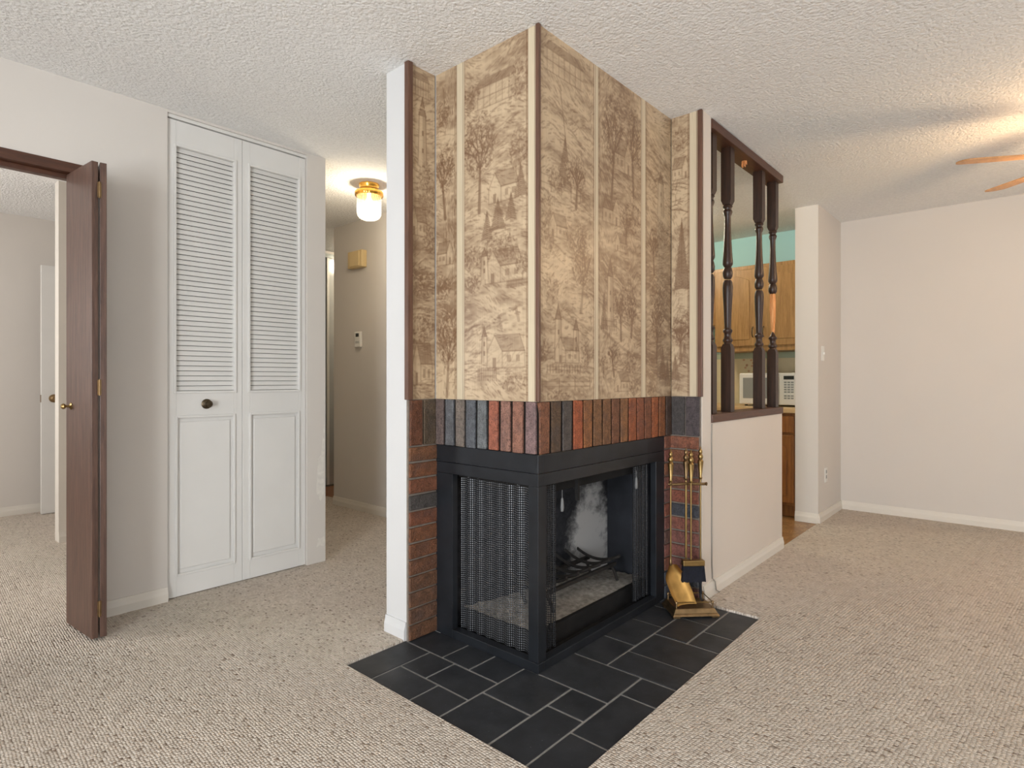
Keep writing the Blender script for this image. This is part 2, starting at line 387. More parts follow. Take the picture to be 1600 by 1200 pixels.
# walls behind the camera with their windows
w = MB().box(-4.7, -4.6, -4.2, -3.0, 0, H).box(-4.7, -4.6, -0.2, 1.92, 0, H).box(-4.7, -4.6, -3.0, -0.2, 0, 0.5).box(-4.7, -4.6, -3.0, -0.2, 2.2, H)
struct('wall_front', w, M['wall'], 'living room wall with a wide window behind the camera', 'wall')
w = MB()
for a, b in ((-4.6, -3.4), (-1.0, 1.1), (2.7, 4.0)): w.box(a, b, -4.2, -4.1, 0, H)
for a, b in ((-3.4, -1.0), (1.1, 2.7)): w.box(a, b, -4.2, -4.1, 0, 0.5); w.box(a, b, -4.2, -4.1, 2.2, H)
struct('wall_back', w, M['wall'], 'living room wall with two windows behind the camera', 'wall')

def window(n, c, u, half, z0, z1, label, mull=3):
    """a framed window: c is the middle on the wall plane, u the direction along it"""
    c = Vector(c); u = Vector(u); nrm = Vector((u.y, -u.x, 0)); zc = (z0 + z1) / 2; hz = (z1 - z0) / 2
    t = thing('window_%d' % n, (c.x, c.y, z0), label, 'window', kind='structure')
    f = MB()
    for s in (-1, 1):
        f.obox(c + u * s * (half - 0.03) + Vector((0, 0, zc)), u, nrm, (0, 0, 1), 0.03, 0.045, hz)
        f.obox(c + Vector((0, 0, zc + s * (hz - 0.03))), u, nrm, (0, 0, 1), half - 0.06, 0.045, 0.03)
    for k in range(1, mull): f.obox(c + u * (-half + 2 * half * k / mull) + Vector((0, 0, zc)), u, nrm, (0, 0, 1), 0.02, 0.03, hz - 0.06)
    f.build('window_frame', M['white_plastic'], t)
    for k in range(mull):
        MB().obox(c + u * (-half + 2 * half * (k + 0.5) / mull) + Vector((0, 0, zc)), u, nrm, (0, 0, 1), half / mull - 0.02, 0.003, hz - 0.06).build('pane', M['pane'], t)
window(1, (-4.65, -1.6, 0), (0, 1, 0), 1.4, 0.5, 2.2, 'wide living room window behind the camera on the left', 4)
window(2, (-2.2, -4.15, 0), (1, 0, 0), 1.2, 0.5, 2.2, 'added living room window behind the camera, lighting the closet wall', 3)
window(3, (1.9, -4.15, 0), (1, 0, 0), 0.8, 0.5, 2.2, 'dining window behind the camera on the right', 2)
window(4, (-3.25, 3.3, 0), (0, 1, 0), 0.7, 0.9, 2.05, 'bedroom window out of view at the left', 2)

# baseboards: a stepped profile run along a line
def baseboard(name, runs, label, h=0.075, mat=None):
    b = MB()
    for (x0, y0, x1, y1, nx, ny) in runs:
        d = Vector((x1 - x0, y1 - y0, 0)); o = Vector((x0, y0, 0.004))
        b.prism([(0, 0), (0.013, 0), (0.013, h * 0.55), (0.009, h * 0.75), (0.006, h), (0, h)], o, (nx, ny, 0), (0, 0, 1), d)
    return struct(name, b, mat or M['trim'], label, 'baseboard')
baseboard('baseboard_left', [(-0.93, 1.82, -0.66, 1.82, 0, -1), (-4.6, 1.82, -1.78, 1.82, 0, -1)], 'low baseboard between the dark folding door and the closet')
baseboard('baseboard_hall', [(1.15, 0.73, 1.15, 3.24, -1, 0)], 'baseboard along the hallway wall under the chime')
baseboard('baseboard_half_wall', [(1.10, -0.16, 2.335, -0.16, 0, -1), (2.335, -0.16, 2.335, -0.06, 1, 0)], 'cream baseboard along the foot of the half wall')
baseboard('baseboard_fireplace_left', [(-0.15, 0.592, -0.15, 0.73, -1, 0)], 'white baseboard on the wall end left of the fireplace', mat=M['wall_end'])
baseboard('baseboard_kitchen_end', [(3.2, -0.16, 3.2, 0.005, -1, 0), (3.2, -0.16, 3.9, -0.16, 0, -1)], 'baseboard around the wall end by the kitchen floor')
baseboard('baseboard_right', [(3.9, -4.1, 3.9, -0.16, -1, 0)], 'baseboard along the blank dining wall at right')
baseboard('baseboard_bedroom', [(-3.2, 4.80, 0.11, 4.80, 0, -1)], 'baseboard of the far bedroom wall')
baseboard('baseboard_partition', [(-0.76, 3.52, 0.11, 3.52, 0, -1)], 'baseboard of the cream partition seen through the doorway')

# bare patches where paint has flaked off
wl = bpy.data.objects['wall_left']
def patch(pts, x0, z0, y=1.82):
    MB().prism(pts, (x0, y + 0.0005, z0), (1, 0, 0), (0, 0, 1), (0, -0.0011, 0)).build('paint_chip', M['chip'], wl)
patch([(0, 0), (0.03, -0.06), (0.055, 0.0), (0.052, 0.16), (0.06, 0.30), (0.045, 0.33), (0.03, 0.22), (0.012, 0.2)], 0.148, 0.43)
patch([(0, 0), (0.02, 0.01), (0.05, 0.0), (0.058, 0.03), (0.05, 0.06), (0.03, 0.05), (0.01, 0.055)], 0.150, 0.10)
patch([(0, 0), (0.012, 0.0), (0.011, 0.05), (0.002, 0.055)], 0.196, 0.78)

# wallpaper edge trims
def trim(n, mb, label, mat='trim_brown'): return struct('trim_%d' % n, mb, M[mat], label, 'trim', 0.002)
trim(1, B(-0.162, -0.136, 0.566, 0.592, 1.018, H - 0.002), 'brown wood strip on the left edge of the wallpaper')
trim(2, B(-0.005, 0.010, -0.005, 0.010, 1.020, H - 0.002), 'brown corner strip down the middle edge of the papered chimney')
trim(3, B(1.078, 1.094, -0.166, -0.142, 1.018, H - 0.002), 'brown wood strip on the right edge of the wallpaper')
trim(4, MB().box(-1.78, -0.93, 1.812, 1.925, 2.022, 2.066).box(-1.78, -0.93, 1.85, 1.89, 2.0, 2.022), 'dark brown head rail over the bedroom doorway', 'trim_brown_x')
trim(5, B(-0.66, 0.09, 1.828, 1.90, 2.41, 2.427), 'thin pale head strip above the white closet doors', 'closet')

# ================================================================== wallpaper print
class Canvas:
    def __init__(s, u0, u1, z0, z1, seed):
        s.u0, s.z0 = u0, z0; s.nu = int((u1 - u0) / 0.0032) + 1; s.nz = int((z1 - z0) / 0.0032) + 1
        s.u = np.linspace(u0, u1, s.nu); s.z = np.linspace(z0, z1, s.nz); s.r = np.random.RandomState(seed)
        s.ink = np.zeros((s.nz, s.nu)); s.cream = np.zeros((s.nz, s.nu)); s.rule = np.zeros((s.nz, s.nu))
        w = np.zeros_like(s.ink)
        for cu, cz, a in ((0.16, 0.05, 0.5), (0.06, 0.022, 0.36), (0.025, 0.010, 0.28), (0.5, 0.3, 0.45)):
            w += a * s.vnoise(cu, cz)
        s.ink += np.clip(0.26 + 0.66 * w, 0, 0.8)
        A = s.vnoise(0.12, 0.12); n = int((u1 - u0) * (z1 - z0) * 3600)
        for _ in range(n):
            x = s.r.uniform(u0, u1); y = s.r.uniform(z0, z1); j = min(s.nz - 1, int((y - z0) / 0.0032)); i = min(s.nu - 1, int((x - u0) / 0.0032))
            g = 0.9 * A[j, i] + s.r.uniform(-0.25, 0.25) + (1.57 if A[i % s.nz, i] > 0.45 else 0); l = s.r.uniform(0.008, 0.03)
            s.seg((x, y), (x + l * math.cos(g), y + l * math.sin(g)), 0.003, s.r.choice([0.5, 0.35, -0.5]))
    def vnoise(s, cu, cz, tilt=0.25):
        U, Z = np.meshgrid(s.u, s.z); Z = Z + tilt * U * (0.5 if s.r.rand() < 0.5 else -0.5)
        g = s.r.uniform(-1, 1, (64, 64)); a = U / cu + 7; b = Z / cz + 3
        ia = np.floor(a).astype(int); ib = np.floor(b).astype(int); fa = a - ia; fb = b - ib
        fa = fa * fa * (3 - 2 * fa); fb = fb * fb * (3 - 2 * fb)
        q = lambda i, j: g[j % 64, i % 64]
        return (q(ia, ib) * (1 - fa) + q(ia + 1, ib) * fa) * (1 - fb) + (q(ia, ib + 1) * (1 - fa) + q(ia + 1, ib + 1) * fa) * fb
    def win(s, a0, a1, b0, b1):
        i0 = max(0, np.searchsorted(s.u, a0) - 1); i1 = min(s.nu, np.searchsorted(s.u, a1) + 1)
        j0 = max(0, np.searchsorted(s.z, b0) - 1); j1 = min(s.nz, np.searchsorted(s.z, b1) + 1)
        return slice(j0, j1), slice(i0, i1)
    def seg(s, p, q, wd=0.003, a=0.5, wd2=None):
        wd2 = wd if wd2 is None else wd2; m = max(wd, wd2) + 0.004
        J, I = s.win(min(p[0], q[0]) - m, max(p[0], q[0]) + m, min(p[1], q[1]) - m, max(p[1], q[1]) + m)
        if J.start >= J.stop or I.start >= I.stop: return
        U, Z = np.meshgrid(s.u[I], s.z[J]); d = np.array([q[0] - p[0], q[1] - p[1]]); L = d @ d + 1e-12
        t = np.clip(((U - p[0]) * d[0] + (Z - p[1]) * d[1]) / L, 0, 1)
        r = np.hypot(U - p[0] - t * d[0], Z - p[1] - t * d[1]); h = (wd + (wd2 - wd) * t) / 2
        k = np.clip((h + 0.0024 - r) / 0.0032, 0, 1) * abs(a)
        s.ink[J, I] = s.ink[J, I] * (1 - k) + k if a > 0 else s.ink[J, I] * (1 - k)
    def line(s, pts, wd=0.003, a=0.5):
        for p, q in zip(pts, pts[1:]): s.seg(p, q, wd, a)
    def fill(s, poly, a):
        P = np.array(poly); J, I = s.win(P[:, 0].min(), P[:, 0].max(), P[:, 1].min(), P[:, 1].max())
        if J.start >= J.stop or I.start >= I.stop: return
        U, Z = np.meshgrid(s.u[I], s.z[J]); ins = np.zeros(U.shape, bool); n = len(P)
        for k in range(n):
            x0, y0 = P[k]; x1, y1 = P[(k + 1) % n]
            ins ^= ((y0 > Z) != (y1 > Z)) & (U < (x1 - x0) * (Z - y0) / (y1 - y0 + 1e-12) + x0)
        k = ins * abs(a)
        s.ink[J, I] = s.ink[J, I] * (1 - k) + (k if a > 0 else 0)
    def ell(s, u, z, a, b, al):
        s.fill([(u + a * math.cos(t) * (1 + 0.12 * math.sin(5 * t)), z + b * math.sin(t) * (1 + 0.12 * math.cos(4 * t))) for t in np.linspace(0, 6.2, 26)], al)
    def crown(s, u, z, a, b, n=60, al=0.5):
        s.ell(u, z, a, b, 0.22); s.ell(u + a * 0.25, z - b * 0.25, a * 0.7, b * 0.65, 0.2)
        for _ in range(int(n * 1.6)):
            t = s.r.uniform(0, 6.28); q = math.sqrt(s.r.rand()); x = u + a * q * math.cos(t); y = z + b * q * math.sin(t)
            g = s.r.uniform(0, 3.14); l = 0.011
            s.seg((x, y), (x + l * math.cos(g), y + l * math.sin(g)), 0.004, al if s.r.rand() < 0.68 else -0.55)
    def tree(s, u, z, h, w, a=0.75):
        top = (u + 0.02 * s.r.uniform(-1, 1), z + h * 0.45)
        s.crown(u, z + h * 0.68, w / 2, h * 0.33, int(90 * w * h / 0.02), 0.5)
        s.seg((u, z), top, 0.016, a, 0.010)
        def br(p, ang, l, wd, d):
            q = (p[0] + l * math.cos(ang), p[1] + l * math.sin(ang)); s.seg(p, q, wd, a * 0.9, wd * 0.65)
            if d > 0:
                for _ in range(3): br(q, ang + s.r.uniform(-0.55, 0.55), l * s.r.uniform(0.55, 0.8), wd * 0.65, d - 1)
        for k in range(4): br(top, 1.57 + (k - 1.5) * 0.38, h * 0.17, 0.008, 2)
    def pine(s, u, z, h, w, a=0.62):
        s.fill([(u - w / 2, z), (u + w / 2, z), (u, z + h)], 0.28)
        n = int(h / 0.008)
        for k in range(n):
            t = k / n; hw = w / 2 * (1 - t) + 0.002
            for sg in (-1, 1): s.seg((u, z + h * t + 0.008), (u + sg * hw * s.r.uniform(0.8, 1.1), z + h * t), 0.004, a)
        s.seg((u, z + h * 0.9), (u, z + h * 1.06), 0.003, a)
    def house(s, u, z, w, h, side=1, a=0.5):
        f = w * 0.42; e = h * 0.5
        x0, x1, x2 = (u - w / 2, u - w / 2 + f, u + w / 2) if side > 0 else (u + w / 2, u + w / 2 - f, u - w / 2)
        s.fill([(x0, z), (x1, z), (x1, z + e), ((x0 + x1) / 2, z + h), (x0, z + e)], -0.45)
        s.fill([(x1, z), (x2, z), (x2, z + e), (x1, z + e)], -0.35)
        roof = [(x1, z + e), (x2, z + e), (x2 - (x1 - x0) / 2 * 0.6, z + h), ((x0 + x1) / 2, z + h)]
        s.fill(roof, 0.42)
        s.line([(x0, z), (x1, z), (x1, z + e), ((x0 + x1) / 2, z + h), (x0, z + e), (x0, z)], 0.003, a)
        s.line([(x1, z), (x2, z), (x2, z + e), (x1, z + e)], 0.003, a); s.line(roof, 0.003, a)
        for k in range(2):
            wx = x1 + (x2 - x1) * (0.22 + 0.4 * k); ww = (x2 - x1) * 0.18
            s.fill([(wx, z + e * 0.35), (wx + ww, z + e * 0.35), (wx + ww, z + e * 0.75), (wx, z + e * 0.75)], 0.5)
        s.fill([(x0 + (x1 - x0) * 0.38, z), (x0 + (x1 - x0) * 0.62, z), (x0 + (x1 - x0) * 0.62, z + e * 0.6), (x0 + (x1 - x0) * 0.38, z + e * 0.6)], 0.65)
    def tower(s, u, z, w, h, a=0.6):
        s.fill([(u - w / 2, z), (u + w / 2, z), (u + w * 0.36, z + h * 0.72), (u - w * 0.36, z + h * 0.72)], -0.7)
        s.fill([(u, z), (u + w / 2, z), (u + w * 0.36, z + h * 0.72), (u, z + h * 0.72)], 0.35)
        s.fill([(u - w * 0.5, z + h * 0.72), (u + w * 0.5, z + h * 0.72), (u, z + h)], 0.65)
        s.line([(u - w / 2, z), (u - w * 0.36, z + h * 0.72), (u, z + h), (u + w * 0.36, z + h * 0.72), (u + w / 2, z)], 0.003, a)
        for k in (0.2, 0.45): s.fill([(u - 0.004, z + h * k), (u + 0.006, z + h * k), (u + 0.006, z + h * k + 0.02), (u - 0.004, z + h * k + 0.02)], 0.75)
    def mansion(s, u, z, w, h):
        s.fill([(u - w / 2, z), (u + w / 2, z), (u + w / 2, z + h * 0.7), (u - w / 2, z + h * 0.7)], -0.4)
        s.fill([(u - w / 2, z + h * 0.7), (u + w / 2, z + h * 0.7), (u + w * 0.38, z + h), (u - w * 0.38, z + h)], 0.5)
        for k in range(7):
            x = u - w / 2 + w * (k + 0.5) / 7; s.seg((x, z), (x, z + h * 0.68), 0.004, 0.4)
        for q in (0, 0.35, 0.7): s.seg((u - w / 2, z + h * q), (u + w / 2, z + h * q), 0.003, 0.55)
    def fence(s, u0, u1, z, h, n):
        for k in range(n + 1):
            x = u0 + (u1 - u0) * k / n; s.seg((x, z), (x, z + h), 0.004, 0.6)
        for q in (0.35, 0.8): s.seg((u0, z + h * q), (u1, z + h * q), 0.003, 0.5)
    def hill(s, u0, u1, z, tilt, n=14, dz=0.05, a=0.3):
        for _ in range(n):
            x = s.r.uniform(u0, u1); l = s.r.uniform(0.04, 0.14); y = z + s.r.uniform(-dz, dz) + tilt * (x - u0)
            s.line([(x + l * k / 4, y + tilt * l * k / 4 + 0.006 * math.sin(k * 1.2)) for k in range(5)], s.r.uniform(0.003, 0.006), a if s.r.rand() < 0.7 else -0.5)
    def band(s, u0, u1, rules=True):
        i = (s.u >= u0) & (s.u <= u1); s.cream[:, i] = 1
        for e in (u0, u1):
            for o in (-0.004, 0.006 if e == u0 else -0.012):
                x = e + (o if e == u0 else -o - 0.004); k = np.argmin(abs(s.u - x)); s.rule[:, k] = 1
    def build(s, name, place):
        base = np.array(lin((203, 180, 149))[:3]); ink = np.array(lin((98, 60, 32))[:3]); cream = np.array(lin((212, 197, 170))[:3])
        k = np.clip(s.ink, 0, 1)[..., None] * 0.85; col = base * (1 - k) + ink * k
        col = np.where(s.cream[..., None] > 0, cream, col); r = s.rule[..., None] * 0.8; col = col * (1 - r) + ink * r
        U, Z = np.meshgrid(s.u, s.z); v = place(U, Z).reshape(-1, 3)
        idx = np.arange(s.nu * s.nz).reshape(s.nz, s.nu)
        q = np.stack([idx[:-1, :-1], idx[:-1, 1:], idx[1:, 1:], idx[1:, :-1]], -1).reshape(-1, 4)
        me = bpy.data.meshes.new(name); me.vertices.add(len(v)); me.vertices.foreach_set('co', v.ravel().astype(np.float32))
        me.loops.add(q.size); me.loops.foreach_set('vertex_index', q.ravel().astype(np.int32))
        me.polygons.add(len(q)); me.polygons.foreach_set('loop_start', (np.arange(len(q)) * 4).astype(np.int32)); me.polygons.foreach_set('loop_total', np.full(len(q), 4, np.int32))
        me.update(); at = me.color_attributes.new('print', 'FLOAT_COLOR', 'POINT')
        at.data.foreach_set('color', np.concatenate([col.reshape(-1, 3), np.ones((len(v), 1))], 1).ravel().astype(np.float32))
        return obj(name, me, M['wallpaper'], chim)

WZ0, WZ1 = 1.019, H
# broad left face (u = Y, towards the inner corner)
c = Canvas(0.0, 0.58, WZ0, WZ1, 3)
c.hill(0.05, 0.4, 2.2, -0.25, 30, 0.12); c.hill(0.05, 0.4, 1.62, 0.1, 24, 0.08); c.hill(0.05, 0.4, 1.38, -0.25, 26, 0.04, 0.35); c.hill(0.05, 0.4, 1.12, 0.1, 26, 0.07, 0.3)
c.mansion(0.22, 2.21, 0.24, 0.12); c.crown(0.36, 2.27, 0.05, 0.05, 40); c.crown(0.10, 2.26, 0.05, 0.07, 50)
c.tree(0.315, 1.79, 0.40, 0.19); c.house(0.18, 1.81, 0.16, 0.12, -1); c.crown(0.10, 2.00, 0.05, 0.09, 60); c.pine(0.09, 1.81, 0.12, 0.07)
c.pine(0.21, 1.70, 0.12, 0.085); c.pine(0.14, 1.73, 0.10, 0.06); c.pine(0.27, 1.67, 0.11, 0.06)
c.crown(0.36, 1.60, 0.05, 0.05, 45); c.crown(0.235, 1.63, 0.05, 0.05, 45); c.crown(0.155, 1.62, 0.05, 0.05, 45)
c.house(0.18, 1.49, 0.20, 0.13, -1); c.tower(0.285, 1.51, 0.045, 0.13); c.crown(0.35, 1.50, 0.05, 0.04, 40); c.crown(0.08, 1.55, 0.035, 0.04, 30)
c.fence(0.06, 0.16, 1.465, 0.028, 12)
for k in range(7): c.line([(0.07 + 0.045 * k, 1.40 - 0.015 * k), (0.055 + 0.045 * k, 1.345 - 0.013 * k)], 0.012, 0.45 if k % 2 else -0.4)
c.house(0.17, 1.15, 0.20, 0.13, -1); c.tower(0.285, 1.17, 0.035, 0.15); c.fence(0.22, 0.32, 1.10, 0.05, 10); c.crown(0.13, 1.09, 0.07, 0.035, 50)
c.tree(0.52, 1.80, 0.32, 0.10); c.crown(0.53, 2.25, 0.04, 0.06, 40); c.house(0.52, 1.60, 0.10, 0.10, 1); c.crown(0.53, 1.50, 0.045, 0.05, 40); c.tree(0.51, 1.03, 0.36, 0.11, 0.6)
c.hill(0.46, 0.56, 1.45, 0.2, 12, 0.06); c.hill(0.46, 0.56, 2.15, 0.2, 12, 0.06)
c.band(0.403, 0.450); c.band(0.013, 0.053)
c.build('wallpaper', lambda U, Z: np.stack([np.full_like(U, 0.004), U, Z], -1))
# narrow left return (u = X)
c = Canvas(-0.155, 0.0, WZ0, WZ1, 5)
c.tower(-0.07, 2.02, 0.05, 0.30); c.crown(-0.05, 1.93, 0.05, 0.11, 80); c.house(-0.09, 1.72, 0.09, 0.12, 1); c.crown(-0.03, 1.72, 0.03, 0.07, 40)
c.crown(-0.07, 1.52, 0.08, 0.07, 80); c.crown(-0.06, 1.33, 0.07, 0.07, 60); c.house(-0.07, 1.08, 0.11, 0.18, 1); c.hill(-0.15, -0.02, 2.3, 0.2, 12, 0.08); c.hill(-0.15, -0.02, 1.45, 0.1, 20, 0.1, 0.4); c.hill(-0.15, -0.02, 1.06, 0.1, 10, 0.03)
c.mansion(-0.08, 2.32, 0.1, 0.1)
c.build('wallpaper', lambda U, Z: np.stack([U, np.full_like(U, 0.584), Z], -1))
# broad right face (u = X)
c = Canvas(0.0, 1.094, WZ0, WZ1, 11)
for a, b in ((0.02, 0.36), (0.43, 0.76), (0.84, 1.08)):
    for z, t in ((2.2, -0.35), (2.05, -0.3), (1.88, -0.2), (1.6, -0.3), (1.42, -0.25), (1.15, 0.05)): c.hill(a, b, z, t, 22, 0.06, 0.34)
c.mansion(0.17, 2.29, 0.26, 0.12); c.pine(0.175, 1.86, 0.20, 0.10); c.seg((0.14, 2.26), (0.19, 2.0), 0.004, 0.6); c.fence(0.02, 0.28, 1.83, 0.07, 4)
c.tree(0.25, 1.80, 0.2, 0.14); c.crown(0.12, 1.88, 0.06, 0.05, 50); c.crown(0.06, 1.70, 0.05, 0.12, 80); c.house(0.13, 1.66, 0.12, 0.09, 1); c.crown(0.26, 1.68, 0.08, 0.07, 70)
c.tree(0.285, 1.38, 0.30, 0.13, 0.5); c.crown(0.08, 1.45, 0.05, 0.06, 40); c.tower(0.13, 1.18, 0.05, 0.22); c.tower(0.25, 1.18, 0.045, 0.17); c.house(0.19, 1.17, 0.16, 0.1, 1); c.crown(0.32, 1.22, 0.04, 0.06, 45); c.crown(0.04, 1.22, 0.03, 0.05, 30)
c.fence(0.06, 0.28, 1.13, 0.03, 12); c.fence(0.03, 0.35, 1.06, 0.045, 3); c.crown(0.13, 1.035, 0.08, 0.02, 40)
c.tree(0.52, 1.90, 0.45, 0.16); c.tree(0.71, 1.95, 0.38, 0.12); c.house(0.62, 2.04, 0.15, 0.15, -1); c.crown(0.63, 2.33, 0.12, 0.06, 90)
c.crown(0.70, 1.86, 0.06, 0.09, 70); c.house(0.52, 1.79, 0.14, 0.12, -1); c.tree(0.64, 1.68, 0.2, 0.1); c.house(0.60, 1.68, 0.1, 0.08, 1)
c.tower(0.51, 1.34, 0.055, 0.30); c.crown(0.67, 1.48, 0.07, 0.08, 80); c.tree(0.60, 1.28, 0.22, 0.11); c.tree(0.69, 1.30, 0.16, 0.10); c.pine(0.46, 1.32, 0.16, 0.05); c.fence(0.44, 0.56, 1.32, 0.05, 8)
c.line([(0.43, 1.33), (0.55, 1.27), (0.66, 1.23), (0.76, 1.22)], 0.012, 0.4); c.tree(0.54, 1.12, 0.14, 0.1); c.crown(0.68, 1.18, 0.06, 0.05, 60); c.house(0.61, 1.05, 0.13, 0.09, 1); c.crown(0.46, 1.16, 0.03, 0.05, 30); c.crown(0.72, 1.07, 0.04, 0.04, 40)
c.line([(0.84, 2.12), (0.92, 2.08), (1.0, 2.12)], 0.014, 0.6); c.tower(0.98, 1.92, 0.07, 0.22); c.crown(0.97, 1.82, 0.09, 0.07, 70); c.tree(0.91, 1.62, 0.22, 0.1); c.crown(0.96, 1.49, 0.09, 0.10, 110); c.tree(0.935, 1.19, 0.30, 0.10); c.pine(1.0, 1.10, 0.16, 0.08); c.pine(1.05, 1.07, 0.13, 0.06); c.crown(0.88, 1.06, 0.04, 0.04, 30)
c.band(0.384, 0.414); c.band(0.782, 0.826)
c.build('wallpaper', lambda U, Z: np.stack([U, np.full_like(U, 0.004), Z], -1))
# narrow right return (u = Y)
c = Canvas(-0.16, 0.0, WZ0, WZ1, 17)
c.house(-0.05, 2.12, 0.09, 0.11, 1); c.crown(-0.05, 2.32, 0.05, 0.06, 40); c.hill(-0.1, -0.01, 2.0, 0.3, 16, 0.08, 0.45); c.pine(-0.055, 1.56, 0.34, 0.085, 0.75); c.crown(-0.06, 1.38, 0.05, 0.08, 70); c.tree(-0.05, 1.2, 0.2, 0.09); c.pine(-0.07, 1.18, 0.1, 0.05); c.pine(-0.02, 1.1, 0.12, 0.05); c.hill(-0.1, -0.01, 1.08, 0.1, 10, 0.04)
c.band(-0.141, -0.097)
c.build('wallpaper', lambda U, Z: np.stack([np.full_like(U, 1.088), U, Z], -1))

# ================================================================== hearth of slate tiles
he = thing('hearth', (0.3, -0.2, 0), 'black slate tiled hearth laid flush in the carpet around the fireplace', 'hearth')
MB().box(-0.445, 1.07, -0.45, 0.0, -0.05, -0.0025).box(-0.445, 0.0, 0.0, 0.60, -0.05, -0.0025).box(1.0, 1.094, -0.155, 0.02, -0.05, -0.0025).build('grout_bed', M['grout'], he)
TILES = [(-.445, -.15, .44, .60), (-.15, .004, .37, .60), (-.15, .004, .22, .37), (-.15, .004, .067, .22), (-.30, -.15, .295, .44), (-.445, -.30, .22, .44),
 (-.30, -.15, .067, .295), (-.445, -.30, .067, .22), (-.445, -.23, -.155, .067), (-.23, 0, -.155, .067), (-.445, -.145, -.305, -.155), (-.145, 0, -.305, -.155),
 (0, .23, -.305, .004), (-.445, -.22, -.45, -.305), (-.22, .08, -.45, -.305), (.08, .23, -.45, -.305), (.23, .45, -.155, .004), (.45, .69, -.155, .004),
 (.69, .90, -.155, .004), (.90, 1.09, -.155, .004), (.23, .39, -.45, -.155), (.39, .61, -.45, -.155), (.61, .845, -.305, -.155), (.845, 1.07, -.305, -.155),
 (.61, .77, -.45, -.305), (.77, 1.07, -.45, -.305)]
for (x0, x1, y0, y1) in TILES:
    g = 0.0045; dz = random.uniform(-0.0008, 0.0008)
    B(x0 + g, x1 - g, y0 + g, y1 - g, -0.02, 0.0 + dz).build('tile', M['slate'], he, 0.0015)

# ================================================================== corner fireplace
fp = thing('fireplace', (0.4, 0.2, 0), 'two sided corner fireplace with brick surround and black metal frame', 'fireplace')
ZF = 0.821
# mortar beds behind the bricks
B(0.005, 1.10, 0.001, 0.592, ZF - 0.001, 1.018).build('mortar_bed', M['mortar_dark'], fp)
B(-0.15, 0.03, 0.580, 0.5915, 0, 1.018).build('mortar_bed', M['mortar'], fp); B(1.085, 1.0935, -0.156, 0.03, 0, 1.018).build('mortar_bed', M['mortar'], fp); B(1.009, 1.085, 0.008, 0.03, 0, ZF).build('mortar_bed', M['mortar'], fp)
BM = {}
def brick(c, size, rgb, rough=0.0015):
    """one brick; meshes of one size are shared (three worn variants)"""
    key = (tuple(round(s, 3) for s in size), random.randrange(3))
    if key not in BM:
        bm = bmesh.new(); bmesh.ops.create_cube(bm, size=1.0)
        for v in bm.verts: v.co = Vector((v.co.x * size[0], v.co.y * size[1], v.co.z * size[2])) + Vector([random.uniform(-rough, rough) for _ in range(3)])
        bmesh.ops.bevel(bm, geom=list(bm.edges), offset=0.0025, segments=1, affect='EDGES')
        me = bpy.data.meshes.new('brick'); bm.to_mesh(me); bm.free(); me.materials.append(None); BM[key] = me
    o = bpy.data.objects.new('brick', BM[key]); C.objects.link(o); o.parent = fp; o.matrix_parent_inverse = fp.matrix_basis.inverted(); o.location = c
    o.material_slots[0].link = 'OBJECT'; o.material_slots[0].material = brick_mat(rgb)
    return o
zc = (ZF + 1.018) / 2; hz = 1.018 - ZF
# soldier course on the broad left face, from the inner corner to the front corner
lc = [(122, 104, 98), (118, 120, 124), (136, 124, 114), (106, 110, 116), (126, 130, 132), (180, 108, 84), (168, 124, 108), (168, 118, 98), (150, 122, 120)]
for k, col in enumerate(lc):
    y1 = 0.58 - k * 0.0645; brick((0.02, y1 - 0.0285, zc), (0.05, 0.050, hz), col)
# soldier course on the broad right face, from the front corner to the inner corner
rc = [(140, 90, 64), (98, 74, 54), (90, 82, 78), (174, 92, 56), (160, 102, 58), (138, 96, 62), (134, 92, 60), (130, 84, 58), (156, 106, 66), (164, 92, 56), (150, 88, 60), (136, 84, 58), (172, 98, 58), (152, 94, 56), (92, 70, 58)]
for k, col in enumerate(rc):
    x0 = 0.004 + k * 0.0727; brick((x0 + 0.032, 0.02, zc), (0.060, 0.05, hz), col)
# returns: two soldiers, then stacked stretchers
for k, col in enumerate([(120, 74, 50), (104, 86, 66)]): brick((-0.112 + k * 0.074, 0.585, zc), (0.066, 0.03, hz - 0.004), col)
for k, col in enumerate([(86, 80, 78), (92, 82, 84)]): brick((1.089, -0.040 - k * 0.078, zc), (0.03, 0.070, hz - 0.004), col)
pit = ZF / 12
rl = [(138, 92, 62), (140, 90, 60), (138, 86, 60), (88, 82, 78), (138, 84, 58), (142, 92, 62), (136, 88, 60), (130, 86, 60), (124, 86, 62), (126, 88, 64), (122, 86, 64), (124, 84, 58)]
rr = [(160, 100, 74), (156, 102, 72), (118, 88, 78), (150, 98, 78), (152, 90, 70), (80, 82, 90), (154, 96, 80), (150, 96, 84), (148, 92, 80), (140, 90, 80), (90, 94, 102), (136, 92, 84)]
for k in range(12):
    z = ZF - (k + 0.5) * pit
    brick((-0.073, 0.585, z), (0.15, 0.03, pit - 0.009), rl[k], 0.001)
    brick((1.089, -0.074, z), (0.03, 0.150, pit - 0.009), rr[k], 0.001)
    brick((1.046, 0.012, z), (0.07, 0.03, pit - 0.009), rr[(k * 5 + 3) % 12], 0.001)

